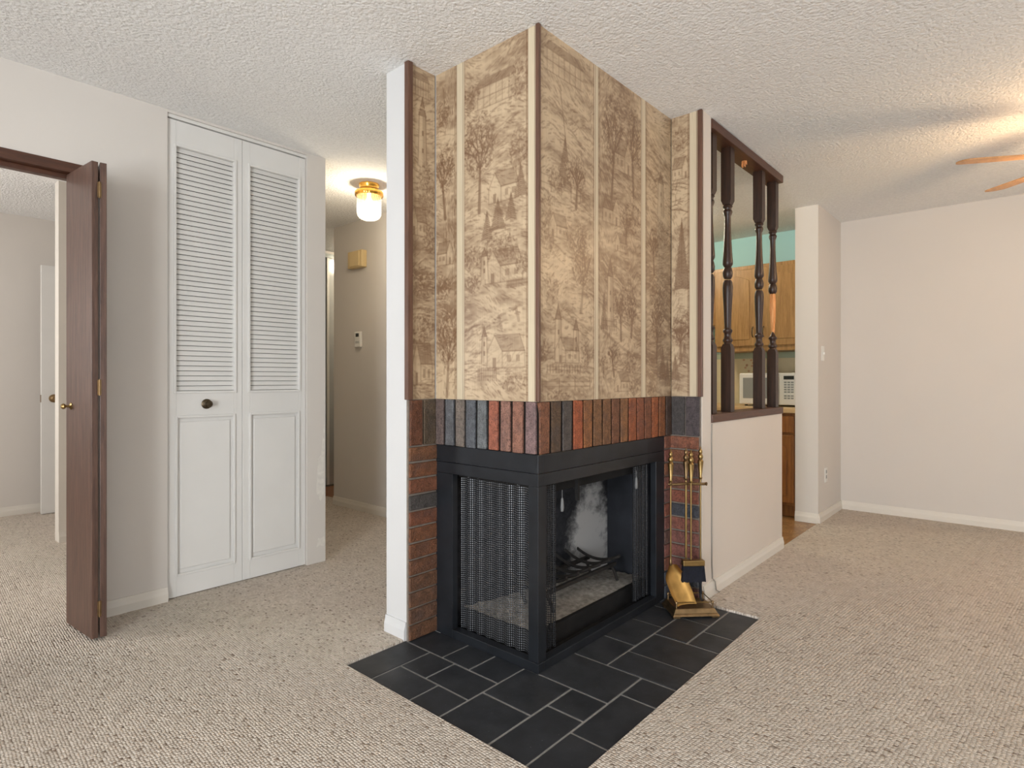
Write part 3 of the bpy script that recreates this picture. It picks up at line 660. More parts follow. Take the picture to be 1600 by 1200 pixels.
# black metal frame
F = M['steel_black']
B(0.0, 0.03, 0.0, 0.575, 0.748, ZF - 0.002).build('hood_panel', F, fp, 0.0015)
B(0.0301, 1.008, 0.0, 0.03, 0.748, ZF - 0.002).build('hood_panel', F, fp, 0.0015)
B(0.0, 0.03, 0.0, 0.575, 0.70, 0.7465).build('top_rail', F, fp, 0.0012)
B(0.0301, 1.008, 0.0, 0.03, 0.70, 0.7465).build('top_rail', F, fp, 0.0012)
B(0.0, 0.048, 0.0, 0.048, 0.037, 0.6995).build('corner_post', F, fp, 0.0015)
B(0.0, 0.03, 0.470, 0.575, 0.0, 0.6995).build('side_post', F, fp, 0.0015)
B(0.922, 1.008, 0.0, 0.03, 0.0, 0.6995).build('side_post', F, fp, 0.0015)
B(-0.004, 0.035, -0.004, 0.4695, 0.0005, 0.037).build('bottom_rail', F, fp, 0.002)
B(0.0352, 0.9215, -0.004, 0.035, 0.0005, 0.037).build('bottom_rail', F, fp, 0.002)
B(0.075, 0.09, 0.08, 0.47, 0.655, 0.74).build('baffle', M['soot'], fp)
B(0.075, 0.93, 0.075, 0.09, 0.645, 0.74).build('baffle', M['soot'], fp)
B(0.30, 0.312, 0.03, 0.045, 0.60, 0.70).build('damper_lever', M['soot'], fp)
# curtain rods
MB().tube([(0.036, 0.06, 0.69), (0.036, 0.465, 0.69)], 0.004).build('curtain_rod', M['soot'], fp, 0, 40)
MB().tube([(0.06, 0.040, 0.69), (0.92, 0.040, 0.69)], 0.004).build('curtain_rod', M['soot'], fp, 0, 40)
# firebox shell
def panel(pts, z0, z1, name, mat, th):
    b = MB(); (x0, y0), (x1, y1) = pts; d = Vector((x1 - x0, y1 - y0, 0)); n = Vector((-d.y, d.x, 0)).normalized() * th
    b.prism([(0, z0), (1, z0), (1, z1), (0, z1)], (x0, y0, 0), d, (0, 0, 1), n); return b.build(name, mat, fp)
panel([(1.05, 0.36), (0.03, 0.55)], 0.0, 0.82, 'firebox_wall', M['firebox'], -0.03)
panel([(1.0, 0.03), (1.05, 0.36)], 0.0, 0.82, 'firebox_wall', plain('firebox_side_soot', (44, 46, 52), 0.8, 0, 0.3, 0.3, 9, 0.2, 60), -0.03)
B(0.03, 1.03, 0.03, 0.575, 0.80, 0.819).build('firebox_top', M['soot'], fp)
B(0.03, 1.03, 0.03, 0.58, -0.03, 0.004).build('firebox_floor', M['soot'], fp)
B(0.10, 0.99, 0.095, 0.115, 0.004, 0.088).build('ash_ledge', M['soot'], fp, 0.003)
B(0.10, 0.12, 0.115, 0.50, 0.004, 0.088).build('ash_ledge', M['soot'], fp, 0.003)
# ash bed: an uneven sheet
nx, ny = 44, 22; vv = []; ff = []
for j in range(ny):
    for i in range(nx):
        x = 0.118 + 0.89 * i / (nx - 1); ymax = 0.543 - 0.19 * (x - 0.03); y = 0.113 + (ymax - 0.113) * j / (ny - 1)
        vv.append((x, y, 0.078 + 0.010 * math.sin(x * 9) * math.sin(y * 13) + random.uniform(0, 0.006) + 0.02 * math.exp(-((x - .8) ** 2 + (y - .35) ** 2) / 0.02)))
for j in range(ny - 1):
    for i in range(nx - 1): ff.append((j * nx + i, j * nx + i + 1, (j + 1) * nx + i + 1, (j + 1) * nx + i))
tag(MB().add(vv, ff).build('ash_bed', M['ash'], fp, 0, 60), kind='stuff')

# woven mesh curtains
def curtain(a, b, z0, z1, folds, amp, slack):
    a = Vector(a); b = Vector(b); d = b - a; L = d.length; d.normalize(); n = Vector((-d.y, d.x, 0))
    m = folds * 8; rows = 12; v = []; uv = []; ph = random.uniform(0, 6)
    for j in range(rows + 1):
        z = z0 + (z1 - z0) * j / rows
        for i in range(m + 1):
            t = i / m; w = amp * math.sin(2 * math.pi * folds * t + 0.7 * math.sin(5 * t + ph)) * (0.75 + 0.25 * math.sin(9 * t))
            p = a + d * (L * t) + n * w; v.append((p.x, p.y, z)); uv.append((t * L * slack, z))
    f = [(j * (m + 1) + i, j * (m + 1) + i + 1, (j + 1) * (m + 1) + i + 1, (j + 1) * (m + 1) + i) for j in range(rows) for i in range(m)]
    me = bpy.data.meshes.new('mesh_curtain'); me.from_pydata(v, [], f); l = me.uv_layers.new(name='cloth')
    for lp in me.loops: l.data[lp.index].uv = uv[lp.vertex_index]
    return obj('mesh_curtain', me, M['mesh' if folds > 5 else 'mesh_dense'], fp, 0, 70)
curtain((0.038, 0.052, 0), (0.038, 0.455, 0), 0.040, 0.72, 7, 0.007, 1.15)
curtain((0.055, 0.045, 0), (0.165, 0.045, 0), 0.040, 0.72, 4, 0.009, 1.9)
curtain((0.775, 0.045, 0), (0.915, 0.045, 0), 0.040, 0.72, 5, 0.009, 1.9)
for x, zt in ((0.185, 0.66), (0.775, 0.67)):
    p = MB().lathe([(0.0012, 0), (0.0012, -0.03), (0.005, -0.035), (0.008, -0.07), (0.006, -0.085), (0.0, -0.087)], (x, 0.026, zt), 10).build('curtain_pull', M['ceramic'], fp, 0, 40)
    p['label'] = 'pale grey pull tag'

# grate standing in the ash
gr = thing('fire_grate', (0.55, 0.26, 0.085), 'black curved iron log grate standing on the ash inside the fireplace', 'grate')
for y in (0.20, 0.36): B(0.24, 0.87, y - 0.009, y + 0.009, 0.163, 0.181).build('long_bar', M['iron'], gr, 0.003)
for k in range(7):
    x = 0.30 + k * 0.088
    pts = [(x, 0.15 + 0.27 * t, 0.188 + 0.04 * (2 * t - 1) ** 2) for t in np.linspace(0, 1, 11)]
    MB().tube(pts, 0.008, 6).build('cross_bar', M['iron'], gr, 0, 50)
for x in (0.30, 0.83):
    for y in (0.20, 0.36):
        MB().tube([(x, y, 0.17), (x + 0.015, y - 0.01, 0.14), (x + 0.03, y - 0.02, 0.087)], 0.008, 6).build('leg', M['iron'], gr, 0, 50)

# ================================================================== fireplace tools
E1 = Vector((0.707, -0.707, 0)); E2 = Vector((0.707, 0.707, 0)); TO = Vector((0.945, -0.165, 0.001)); UP = Vector((0, 0, 1))
def T(a, b, z): return TO + E1 * a + E2 * b + UP * z
st = thing('fireplace_tool_stand', tuple(TO), 'brass fireplace tool stand with railed tray base beside the brick', 'tool stand')
base = MB()
def taper(b, w0, d0, z0, w1, d1, z1):
    v = [T(sx * w0, sy * d0, z0) for sx, sy in ((-1, -1), (1, -1), (1, 1), (-1, 1))] + [T(sx * w1, sy * d1, z1) for sx, sy in ((-1, -1), (1, -1), (1, 1), (-1, 1))]
    b.add(v, [(3, 2, 1, 0), (4, 5, 6, 7), (0, 1, 5, 4), (1, 2, 6, 5), (2, 3, 7, 6), (3, 0, 4, 7)])
taper(base, 0.112, 0.087, 0.008, 0.104, 0.079, 0.018); taper(base, 0.104, 0.079, 0.018, 0.092, 0.067, 0.038)
base.build('tray', M['brass_dark'], st, 0.002)
for sx in (-1, 1):
    for sy in (-1, 1):
        MB().obox(T(sx * 0.092, sy * 0.067, 0.004), E1, E2, UP, 0.016, 0.016, 0.0045).build('foot', M['brass_dark'], st)
        MB().lathe([(0.004, 0), (0.004, 0.02), (0.006, 0.022), (0.006, 0.03), (0.003, 0.034), (0, 0.035)], T(sx * 0.086, sy * 0.060, 0.037), 8).build('gallery_post', M['brass_dark'], st, 0, 40)
for sy in (-1, 1): MB().tube([T(-0.086, sy * 0.06, 0.064), T(0.086, sy * 0.06, 0.064)], 0.0025, 6).build('gallery_rail', M['brass'], st, 0, 50)
for sx in (-1, 1): MB().tube([T(sx * 0.086, -0.06, 0.064), T(sx * 0.086, 0.06, 0.064)], 0.0025, 6).build('gallery_rail', M['brass'], st, 0, 50)
MB().tube([T(-0.012, 0.02, 0.037), T(-0.012, 0.02, 0.63)], 0.0055, 10).build('pole', M['brass'], st, 0, 50)
KN = [(0.006, 0), (0.009, 0.008), (0.006, 0.014), (0.013, 0.075), (0.014, 0.088), (0.008, 0.096), (0.013, 0.106), (0.011, 0.116), (0.006, 0.122), (0.010, 0.132), (0.007, 0.142), (0.003, 0.146), (0.004, 0.153), (0, 0.158)]
MB().lathe(KN, T(-0.012, 0.02, 0.62), 14).build('finial', M['brass_dark'], st, 0, 40)
MB().tube([T(-0.105, 0.0, 0.606), T(-0.09, -0.004, 0.604), T(-0.012, 0.014, 0.604), T(0.07, 0.004, 0.604), T(0.085, 0.008, 0.606)], 0.007, 8).build('hook_bar', M['brass_dark'], st, 0, 50)
for a in (-0.095, -0.012, 0.075): MB().tube([T(a, 0.0, 0.606), T(a, -0.014, 0.602), T(a, -0.016, 0.612)], 0.004, 6).build('hook', M['brass_dark'], st, 0, 50)

def tool(name, a, b, top, z1, label, cat):
    t = thing(name, tuple(T(a, b, z1)), label, cat, 'brass fireplace tools')
    MB().lathe(KN, T(a, b, top), 14).build('handle', M['brass'], t, 0, 40)
    MB().tube([T(a, b, top + 0.004), T(a, b, z1)], 0.0042, 8).build('rod', M['brass'], t, 0, 50)
    return t
sh = tool('fireplace_shovel', -0.096, -0.008, 0.615, 0.235, 'brass ash shovel with broad scoop, leftmost of the fireplace tools', 'shovel')
v = []; f = []; nu_, nv_ = 9, 12
for th in (0, 1):
    for j in range(nv_):
        t = j / (nv_ - 1); hw = 0.022 + 0.033 * min(1, t * 3.2) - 0.006 * max(0, t - 0.7) / 0.3
        for i in range(nu_):
            s = -1 + 2 * i / (nu_ - 1)
            cu = 0.024 * (abs(s) ** 3) * (1 - 0.35 * t) + 0.012 * max(0, 1 - t * 5)
            v.append(T(-0.094 + 0.056 * t ** 1.2 + s * hw * 0.92, -0.008 - 0.055 * t - cu + 0.01 + th * 0.002, 0.226 - 0.172 * t + 0.012 * s * 0.5))
n1 = nu_ * nv_
for j in range(nv_ - 1):
    for i in range(nu_ - 1):
        a = j * nu_ + i; f += [(a, a + 1, a + nu_ + 1, a + nu_), (n1 + a, n1 + a + nu_, n1 + a + nu_ + 1, n1 + a + 1)]
for i in range(nu_ - 1): f += [(i, n1 + i, n1 + i + 1, i + 1), ((nv_ - 1) * nu_ + i, (nv_ - 1) * nu_ + i + 1, n1 + (nv_ - 1) * nu_ + i + 1, n1 + (nv_ - 1) * nu_ + i)]
for j in range(nv_ - 1): f += [(j * nu_, (j + 1) * nu_, n1 + (j + 1) * nu_, n1 + j * nu_), (j * nu_ + nu_ - 1, n1 + j * nu_ + nu_ - 1, n1 + (j + 1) * nu_ + nu_ - 1, (j + 1) * nu_ + nu_ - 1)]
MB().add(v, f).build('scoop', plain('worn_brass_scoop', (168, 130, 74), 0.52, 1.0, 0.5, 0.25, 18), sh, 0, 50)
MB().lathe([(0.005, 0), (0.007, 0.006), (0.007, 0.02), (0.005, 0.03)], T(-0.096, -0.008, 0.222), 10).build('socket', M['brass_dark'], sh, 0, 40)
br = tool('hearth_brush', -0.006, -0.03, 0.615, 0.255, 'hearth brush with dark bristles and brass ferrule hanging in the tool stand', 'brush')
taper_b = MB(); taper_b.obox(T(0.004, -0.03, 0.240), E1, E2, UP, 0.052, 0.016, 0.013); taper_b.build('ferrule', M['brass'], br, 0.003)
bb = MB()
for i in range(21):
    for k in range(4):
        a0 = 0.004 - 0.048 + 0.096 * i / 20; b0 = -0.04 + 0.0067 * k; sp = 1.12 + random.uniform(-.02, .02)
        p = T(a0, b0, 0.228); q = T(0.004 + (a0 - 0.004) * sp, b0 * 1.0 + (k - 1.5) * 0.003, 0.152 + random.uniform(-0.002, 0.004))
        bb.tube([p, q], [0.003, 0.0038], 4)
tag(bb.build('bristles', M['bristle'], br), kind='stuff')
pk = tool('fireplace_poker', 0.056, 0.012, 0.625, 0.10, 'slim brass poker standing rightmost in the fireplace tool stand', 'poker')
MB().tube([T(0.056, 0.012, 0.10), T(0.056, 0.012, 0.06), T(0.06, 0.0, 0.05), T(0.064, -0.012, 0.056)], [0.005, 0.006, 0.005, 0.002], 8).build('hook_tip', M['iron'], pk, 0, 50)
MB().lathe([(0.005, 0), (0.008, 0.01), (0.006, 0.05), (0.009, 0.075), (0.004, 0.085)], T(0.056, 0.012, 0.075), 10).build('lower_grip', M['steel_black'], pk, 0, 40)

# ================================================================== spindle divider on the half wall
dv = thing('spindle_divider', (1.77, -0.117, 0.882), 'dark walnut spindle divider with top and bottom rails on the half wall', 'divider')
B(1.203, 2.335, -0.168, -0.064, 0.883, 0.925).build('bottom_rail', M['trim_brown_x'], dv, 0.003)
B(1.203, 2.335, -0.168, -0.064, 2.385, 2.432).build('top_rail', M['trim_brown_x'], dv, 0.003)
PR_UP = [(0.012, 2.075), (0.024, 2.070), (0.026, 2.062), (0.020, 2.054), (0.019, 2.046), (0.023, 2.040), (0.025, 2.032), (0.021, 2.020), (0.017, 2.010), (0.017, 1.95), (0.020, 1.87), (0.025, 1.79), (0.0275, 1.755), (0.027, 1.742), (0.020, 1.730), (0.018, 1.726), (0.023, 1.716), (0.027, 1.695), (0.025, 1.675), (0.018, 1.662)]
PR_LO = [(0.019, 1.655), (0.025, 1.640), (0.0275, 1.615), (0.026, 1.57), (0.021, 1.48), (0.0175, 1.395), (0.0185, 1.385), (0.025, 1.378), (0.025, 1.368), (0.019, 1.360), (0.018, 1.345), (0.021, 1.332), (0.026, 1.325), (0.026, 1.316), (0.020, 1.308), (0.022, 1.300)]
def block(b, z0, z1, h=0.0275, ct=0, cb=0):
    lv = [(h, z0 + cb), (h, z1 - ct)]
    if cb: lv.insert(0, (h * 0.72, z0))
    if ct: lv.append((h * 0.72, z1))
    v = []; f = []
    for r, z in lv: v += [(-r, -r, z), (r, -r, z), (r, r, z), (-r, r, z)]
    for k in range(len(lv) - 1): f += [(4 * k + i, 4 * k + (i + 1) % 4, 4 * k + 4 + (i + 1) % 4, 4 * k + 4 + i) for i in range(4)]
    f += [(3, 2, 1, 0), tuple(4 * (len(lv) - 1) + i for i in range(4))]; b.add(v, f)
def spindle_mesh(broken):
    b = MB(); block(b, 2.073, 2.385, cb=0.022)
    if not broken: block(b, 0.925, 1.300, ct=0.022)
    b.lathe(PR_UP, n=18)
    if not broken: b.lathe(PR_LO, n=18)
    me = b.mesh('spindle'); me.materials.append(M['spindle'])
    for p in me.polygons: p.use_smooth = True
    me.set_sharp_from_angle(angle=R(38)); return me
sm = spindle_mesh(False)
for x in (1.285, 1.53, 2.03): obj('spindle', sm, None, dv).location = (x, -0.1175, 0)
bs = obj('spindle', spindle_mesh(True), None, dv); bs.location = (2.285, -0.1175, 0); bs['label'] = 'broken spindle with its lower bulb split away to raw orange wood'
sk = MB(); block(sk, 0.925, 1.300, ct=0.022); sk.lathe([(0.004, 1.415), (0.012, 1.398)] + PR_LO[6:], n=18)
sk = sk.build('spindle_stump', M['spindle'], None, 0, 38); sk.parent = bs
v = MB(); n = 12; prof = [(1.40, 0.008, 0.006), (1.43, 0.012, 0.004), (1.48, 0.017, 0.002), (1.56, 0.021, 0.0), (1.62, 0.022, 0.0), (1.66, 0.018, 0.0)]
pts = []
for z, r, dx in prof:
    for k in range(n):
        a = 2 * math.pi * k / n; rr = r * (1 + 0.18 * math.sin(k * 2.6 + z * 40)); pts.append((dx + rr * math.cos(a), rr * math.sin(a) * 0.8, z + 0.006 * math.sin(k * 4.1)))
v.add(pts, [(i * n + k, i * n + (k + 1) % n, (i + 1) * n + (k + 1) % n, (i + 1) * n + k) for i in range(len(prof) - 1) for k in range(n)] + [tuple(range(n))[::-1], tuple((len(prof) - 1) * n + k for k in range(n))])
rw = v.build('raw_wood', M['raw_wood'], None, 0, 25); rw.parent = bs
# splintered stub where one spindle is missing
s = MB()
for k in range(7):
    a = k * 0.9; r = 0.010
    s.tube([(1.78 + r * math.cos(a), -0.1175 + r * math.sin(a), 2.386), (1.78 + 1.4 * r * math.cos(a + 0.3), -0.1175 + 1.4 * r * math.sin(a + 0.3), 2.386 - random.uniform(0.015, 0.045))], [0.006, 0.002], 5)
sb = s.build('broken_stub', M['raw_wood'], dv); sb['label'] = 'splintered raw wood where a spindle is missing'

tag(MB().tube([(1.206, -0.163, 0.878), (1.202, -0.163, 0.80), (1.206, -0.163, 0.6), (1.203, -0.163, 0.35), (1.206, -0.163, 0.16), (1.212, -0.164, 0.09), (1.215, -0.176, 0.075), (1.225, -0.178, 0.03), (1.26, -0.180, 0.012)], 0.0032, 6).build('wall_cable', M['cable'], None, 0, 60),
    'thin grey cable running down the half wall from the spindle rail', 'cable')

# ================================================================== white louvered closet door
cd = thing('door_1', (-0.285, 1.84, 0.01), 'white bifold closet door with louvers above solid panels', 'door', kind='structure')
def frame_ring(b, x0, x1, z0, z1, y, w, d):
    b.box(x0, x0 + w, y - d, y, z0, z1); b.box(x1 - w, x1, y - d, y, z0, z1); b.box(x0 + w, x1 - w, y - d, y, z0, z0 + w); b.box(x0 + w, x1 - w, y - d, y, z1 - w, z1)
slat = MB(); YD = 1.835
SL = None
for k, (x0, x1) in enumerate(((-0.657, -0.2855), (-0.2835, 0.087))):
    xl, xr = (x0 + 0.042, x1 - 0.042); z0, z1 = 1.045, 2.275
    b = MB().box(x0, xl, YD, YD + 0.03, 0.012, 2.405).box(xr, x1, YD, YD + 0.03, 0.012, 2.405)
    b.box(xl, xr, YD, YD + 0.03, z1, 2.405).box(xl, xr, YD, YD + 0.03, 0.915, z1 - (z1 - z0)).box(xl, xr, YD, YD + 0.03, 0.012, 0.12).box(xl, xr, YD + 0.008, YD + 0.024, 0.12, 0.915)
    leaf = b.build('leaf', M['closet'], cd, 0.0015)
    m = MB(); frame_ring(m, xl - 0.012, xr + 0.012, z0 - 0.012, z1 + 0.012, YD, 0.012, 0.006); m.build('louver_moulding', M['closet'], leaf, 0.002)
    m = MB(); frame_ring(m, xl - 0.006, xr + 0.006, 0.114, 0.921, YD, 0.012, 0.006); m.build('panel_moulding', M['closet'], leaf, 0.002)
    B(xl + 0.02, xr - 0.02, YD + 0.002, YD + 0.010, 0.145, 0.89).build('raised_panel', M['closet'], leaf, 0.004)
    if SL is None:
        wl = (xr - xl) / 2; a = R(68)
        SL = MB().obox((0, 0, 0), (1, 0, 0), (0, math.cos(a), math.sin(a)), (0, -math.sin(a), math.cos(a)), wl, 0.0116, 0.0028).mesh('slat'); SL.materials.append(M['closet'])
    ns = 48
    for i in range(ns):
        o = obj('slat', SL, None, leaf); o.location = ((xl + xr) / 2, YD + 0.014, z0 + (z1 - z0) * (i + 0.5) / ns)
    if k == 0:
        kb = MB().lathe([(0.026, 0), (0.026, 0.003), (0.022, 0.006), (0.009, 0.010), (0.008, 0.020), (0.017, 0.026), (0.019, 0.034), (0.014, 0.040), (0, 0.042)], (-0.47, YD, 0.977), 20, axis=(0, -1, 0)).build('knob', M['bronze'], leaf, 0, 40)
        kb['label'] = 'round bronze knob'
B(-0.66, 0.09, YD + 0.034, YD + 0.04, 0.01, 2.41).build('shade_sheet', plain('closet_interior_shade', (46, 44, 41), 0.9), cd)  # dark sheet added behind the slats as the closet's inner shade

# ================================================================== dark folding door
dd = thing('door_2', (-1.0, 1.7, 0.015), 'dark brown wood bifold door folded open at the bedroom doorway', 'door', kind='structure')
def leaf2(p, q, th, name):
    p = Vector(p); q = Vector(q); d = (q - p); n = Vector((d.y, -d.x, 0)).normalized()
    b = MB().prism([(0, 0.018), (1, 0.018), (1, 2.018), (0, 2.018)], p, d, (0, 0, 1), n * th)
    return b.build(name, M['dark_wood'], dd, 0.002)
la = leaf2((-1.036, 1.555, 0), (-1.062, 1.85, 0), 0.024, 'leaf')
lb = leaf2((-1.007, 1.555, 0), (-0.965, 1.85, 0), 0.024, 'leaf')
for z in (0.14, 1.07, 1.90):
    h = MB().obox((-1.0095, 1.553, z), (1, 0, 0), (0, 1, 0), (0, 0, 1), 0.007, 0.0015, 0.032); h.tube([(-1.0095, 1.550, z - 0.034), (-1.0095, 1.550, z + 0.034)], 0.0035, 8)
    h.build('hinge', M['brass_dark'], la)
MB().lathe([(0.016, 0), (0.016, 0.002), (0.006, 0.006), (0.005, 0.018), (0.011, 0.023), (0.013, 0.029), (0.008, 0.036), (0, 0.037)], (-1.0575, 1.79, 0.986), 16, axis=(-1, -0.09, 0)).build('knob', M['brass'], la, 0, 40)

# bedroom door standing open
bd = thing('door_3', (-0.3, 4.62, 0.01), 'white slab door standing open inside the far bedroom', 'door', kind='structure')
B(-0.652, 0.10, 4.64, 4.675, 0.012, 2.035).build('slab', M['closet'], bd, 0.002)
MB().lathe([(0.033, 0), (0.033, 0.004), (0.012, 0.010), (0.011, 0.03), (0.026, 0.04), (0.029, 0.055), (0.02, 0.066), (0, 0.068)], (-0.572, 4.64, 0.95), 18, axis=(0, -1, 0)).build('knob', M['brass_dark'], bd, 0, 40)
B(-0.655, -0.652, 4.645, 4.670, 0.92, 0.98).build('latch_plate', M['brass_dark'], bd)

# sliding door glimpsed at the end of the hall
sd = thing('door_4', (1.8, 4.1, 0.0), 'pale sliding closet door glimpsed at the end of the hallway', 'door', kind='structure')
B(1.2, 1.585, 4.085, 4.11, 0.02, 2.36).build('panel', M['alu'], sd); B(1.588, 2.55, 4.075, 4.10, 0.02, 2.36).build('panel', M['mirror'], sd)
B(1.585, 1.61, 4.065, 4.085, 0.02, 2.36).build('stile', M['white_plastic'], sd); B(1.1, 2.6, 4.06, 4.118, 2.36, 2.40).build('track', M['alu'], sd)
B(1.1, 2.6, 4.06, 4.118, 0.004, 0.02).build('track', M['alu'], sd)

# ================================================================== things on the walls
ch = thing('door_chime', (1.15, 2.84, 2.02), 'beige box door chime high on the hallway wall', 'door chime')
B(1.098, 1.1495, 2.745, 2.945, 2.035, 2.175).build('housing', M['beige_plastic'], ch, 0.004)
B(1.090, 1.0985, 2.775, 2.915, 2.045, 2.165).build('front_cover', M['beige_plastic'], ch, 0.003)
B(1.0955, 1.0985, 2.925, 2.94, 2.04, 2.17).build('side_rib', M['beige_plastic'], ch)
th = thing('thermostat', (1.15, 2.845, 1.37), 'small white thermostat below the door chime on the hallway wall', 'thermostat')
B(1.125, 1.1495, 2.805, 2.888, 1.375, 1.505).build('case', M['white_plastic'], th, 0.006)
B(1.1235, 1.1252, 2.825, 2.868, 1.462, 1.49).build('display', M['black_plastic'], th)
B(1.1235, 1.1252, 2.822, 2.87, 1.418, 1.422).build('vent_slot', M['grey_plastic'], th); B(1.1235, 1.1252, 2.822, 2.87, 1.408, 1.412).build('vent_slot', M['grey_plastic'], th)
sw = thing('light_switch', (3.32, -0.16, 1.25), 'white light switch plate on the wall end by the kitchen', 'light switch')
B(3.283, 3.353, -0.166, -0.1605, 1.25, 1.365).build('plate', M['white_plastic'], sw, 0.002); B(3.311, 3.325, -0.178, -0.166, 1.297, 1.318).build('toggle', M['white_plastic'], sw, 0.002)
ou = thing('wall_outlet', (3.41, -0.16, 0.30), 'pale wall outlet low on the wall end by the kitchen', 'outlet')
B(3.375, 3.445, -0.166, -0.1605, 0.295, 0.41).build('plate', M['white_plastic'], ou, 0.002)
for z in (0.325, 0.365): B(3.397, 3.423, -0.1685, -0.166, z, z + 0.026).build('socket', M['grey_plastic'], ou, 0.001)

# ================================================================== hallway ceiling light
LX, LY = 0.664, 2.02
hl = thing('ceiling_light', (LX, LY, 2.2), 'lit ceiling light with gold collar and fluted glass shade in the hallway', 'ceiling light')
MB().lathe([(0.0, 2.439), (0.068, 2.439), (0.068, 2.425), (0.062, 2.415), (0.064, 2.40), (0.072, 2.392), (0.072, 2.385), (0.0, 2.385)], (LX, LY, 0), 32).build('collar', M['gold'], hl, 0, 40)
MB().lathe([(0.07, 2.388), (0.092, 2.388), (0.094, 2.38), (0.094, 2.362), (0.090, 2.355), (0.082, 2.357), (0.07, 2.388)], (LX, LY, 0), 72, 24, 0.02).build('band', M['gold'], hl, 0, 40)
MB().lathe([(0.080, 2.378), (0.081, 2.25), (0.078, 2.228), (0.066, 2.21), (0.046, 2.199), (0.0, 2.196)], (LX, LY, 0), 96, 24, 0.022).build('shade', M['fluted_glass'], hl, 0, 60)
MB().lathe([(0.0, 2.385), (0.012, 2.38), (0.013, 2.35), (0.024, 2.325), (0.03, 2.30), (0.026, 2.275), (0.012, 2.26), (0, 2.258)], (LX, LY, 0), 16).build('bulb', M['bulb'], hl, 0, 60)
lamp('hall_lamp', (LX, LY, 2.235), 13.5, (1, 0.87, 0.66), 0.05)

# ================================================================== ceiling fan with lit bowl
FX, FY = 2.29, -1.64
fan = thing('ceiling_fan', (FX, FY, 2.0), 'ceiling fan with orange wooden blades at the right edge', 'ceiling fan')
MB().lathe([(0.0, 2.439), (0.07, 2.439), (0.065, 2.41), (0.035, 2.39), (0.014, 2.385), (0.014, 2.33), (0.0, 2.33)], (FX, FY, 0), 24).build('canopy', M['brass'], fan, 0, 40)
MB().lathe([(0.0, 2.335), (0.06, 2.335), (0.105, 2.31), (0.115, 2.27), (0.105, 2.23), (0.07, 2.205), (0.05, 2.19), (0.05, 2.155), (0.0, 2.155)], (FX, FY, 0), 32).build('motor', M['brass'], fan, 0, 40)
outl = []
for t in np.linspace(0, 1, 10): outl.append((0.17 + 0.40 * t, -(0.045 + 0.022 * math.sin(t * 1.57))))
for t in np.linspace(-1.57, 1.57, 9)[1:-1]: outl.append((0.57 + 0.035 * math.cos(t), 0.067 * math.sin(t)))
outl += [(a, -b) for a, b in outl[:10][::-1]]
for k in range(5):
    an = R(45.7 + 72 * k); d = Vector((math.cos(an), math.sin(an), 0)); s = Vector((-d.y, d.x, 0)); tl = R(-9)
    wv = s * math.cos(tl) + UP * math.sin(tl); nv = (UP * math.cos(tl) - s * math.sin(tl))
    bl = MB().prism(outl, (FX, FY, 2.2), d, wv, nv * 0.007).build('blade', M['fan_blade'], fan, 0.001)
    MB().obox(Vector((FX, FY, 2.205)) + d * 0.15, d, wv, nv, 0.07, 0.018, 0.004).build('blade_iron', M['brass_dark'], bl, 0.002)
MB().lathe([(0.055, 2.16), (0.105, 2.13), (0.13, 2.09), (0.125, 2.05), (0.09, 2.015), (0.04, 1.998), (0.0, 1.995)], (FX, FY, 0), 36).build('light_bowl', M['bowl_glass'], fan, 0, 60)
lamp('fan_lamp', (FX, FY, 2.075), 42, (1, 0.69, 0.40), 0.06)

# ================================================================== kitchen beyond the spindles
def raised_door(parent, y0, y1, z0, z1, x, mat, arch=True, handle_y=None, handle_z=None):
    """a framed cabinet door facing -X on the plane x"""
    d = B(x - 0.02, x, y0, y1, z0, z1).build('door', mat, parent, 0.004)
    m = 0.055; a, b = y0 + m, y1 - m; zl, zh = z0 + m, z1 - m
    poly = [(a, zl), (b, zl)] + ([(b, zh - 0.05), (b - 0.015, zh - 0.035)] if arch else [(b, zh)])
    if arch: poly += [(b - 0.03 - (b - a - 0.06) * t, zh - 0.03 + 0.03 * math.sin(math.pi * t)) for t in np.linspace(0, 1, 9)] + [(a + 0.015, zh - 0.035), (a, zh - 0.05)]
    else: poly += [(a, zh)]
    MB().prism(poly, (x - 0.02, 0, 0), (0, 1, 0), (0, 0, 1), (-0.006, 0, 0)).build('raised_panel', mat, d, 0.004)
    if handle_y is not None:
        zz = handle_z
        MB().tube([(x - 0.022, handle_y, zz - 0.045), (x - 0.04, handle_y, zz - 0.03), (x - 0.045, handle_y, zz), (x - 0.04, handle_y, zz + 0.03), (x - 0.022, handle_y, zz + 0.045)], 0.005, 6).build('handle', M['bronze'], d, 0, 60)
    return d
def upper(y0, y1, z0, z1, label, doors, hz):
    t = thing('upper_cabinet', (3.72, (y0 + y1) / 2, z0), label, 'cabinet', 'oak upper cabinets')
    B(3.57, 3.898, y0 + 0.001, y1 - 0.001, z0, z1).build('body', M['oak'], t, 0.002)
    for a, b, hy in doors: raised_door(t, a, b, z0 + 0.045, z1 - 0.035, 3.57, M['oak'], True, hy, hz)
    return t
upper(0.01, 0.80, 1.355, 2.11, 'two door oak upper cabinet hanging above the white microwave', [(0.03, 0.385, 0.36), (0.425, 0.78, 0.45)], 1.52)
upper(0.80, 1.56, 1.60, 2.11, 'shorter oak upper cabinet left of the one above the microwave', [(0.82, 1.16, None), (1.20, 1.54, None)], 1.7)
ct = B(3.235, 3.898, 0.006, 2.39, 0.838, 0.878).build('countertop', M['counter'], None, 0.006); tag(ct, 'beige laminate kitchen countertop under the microwave', 'countertop')
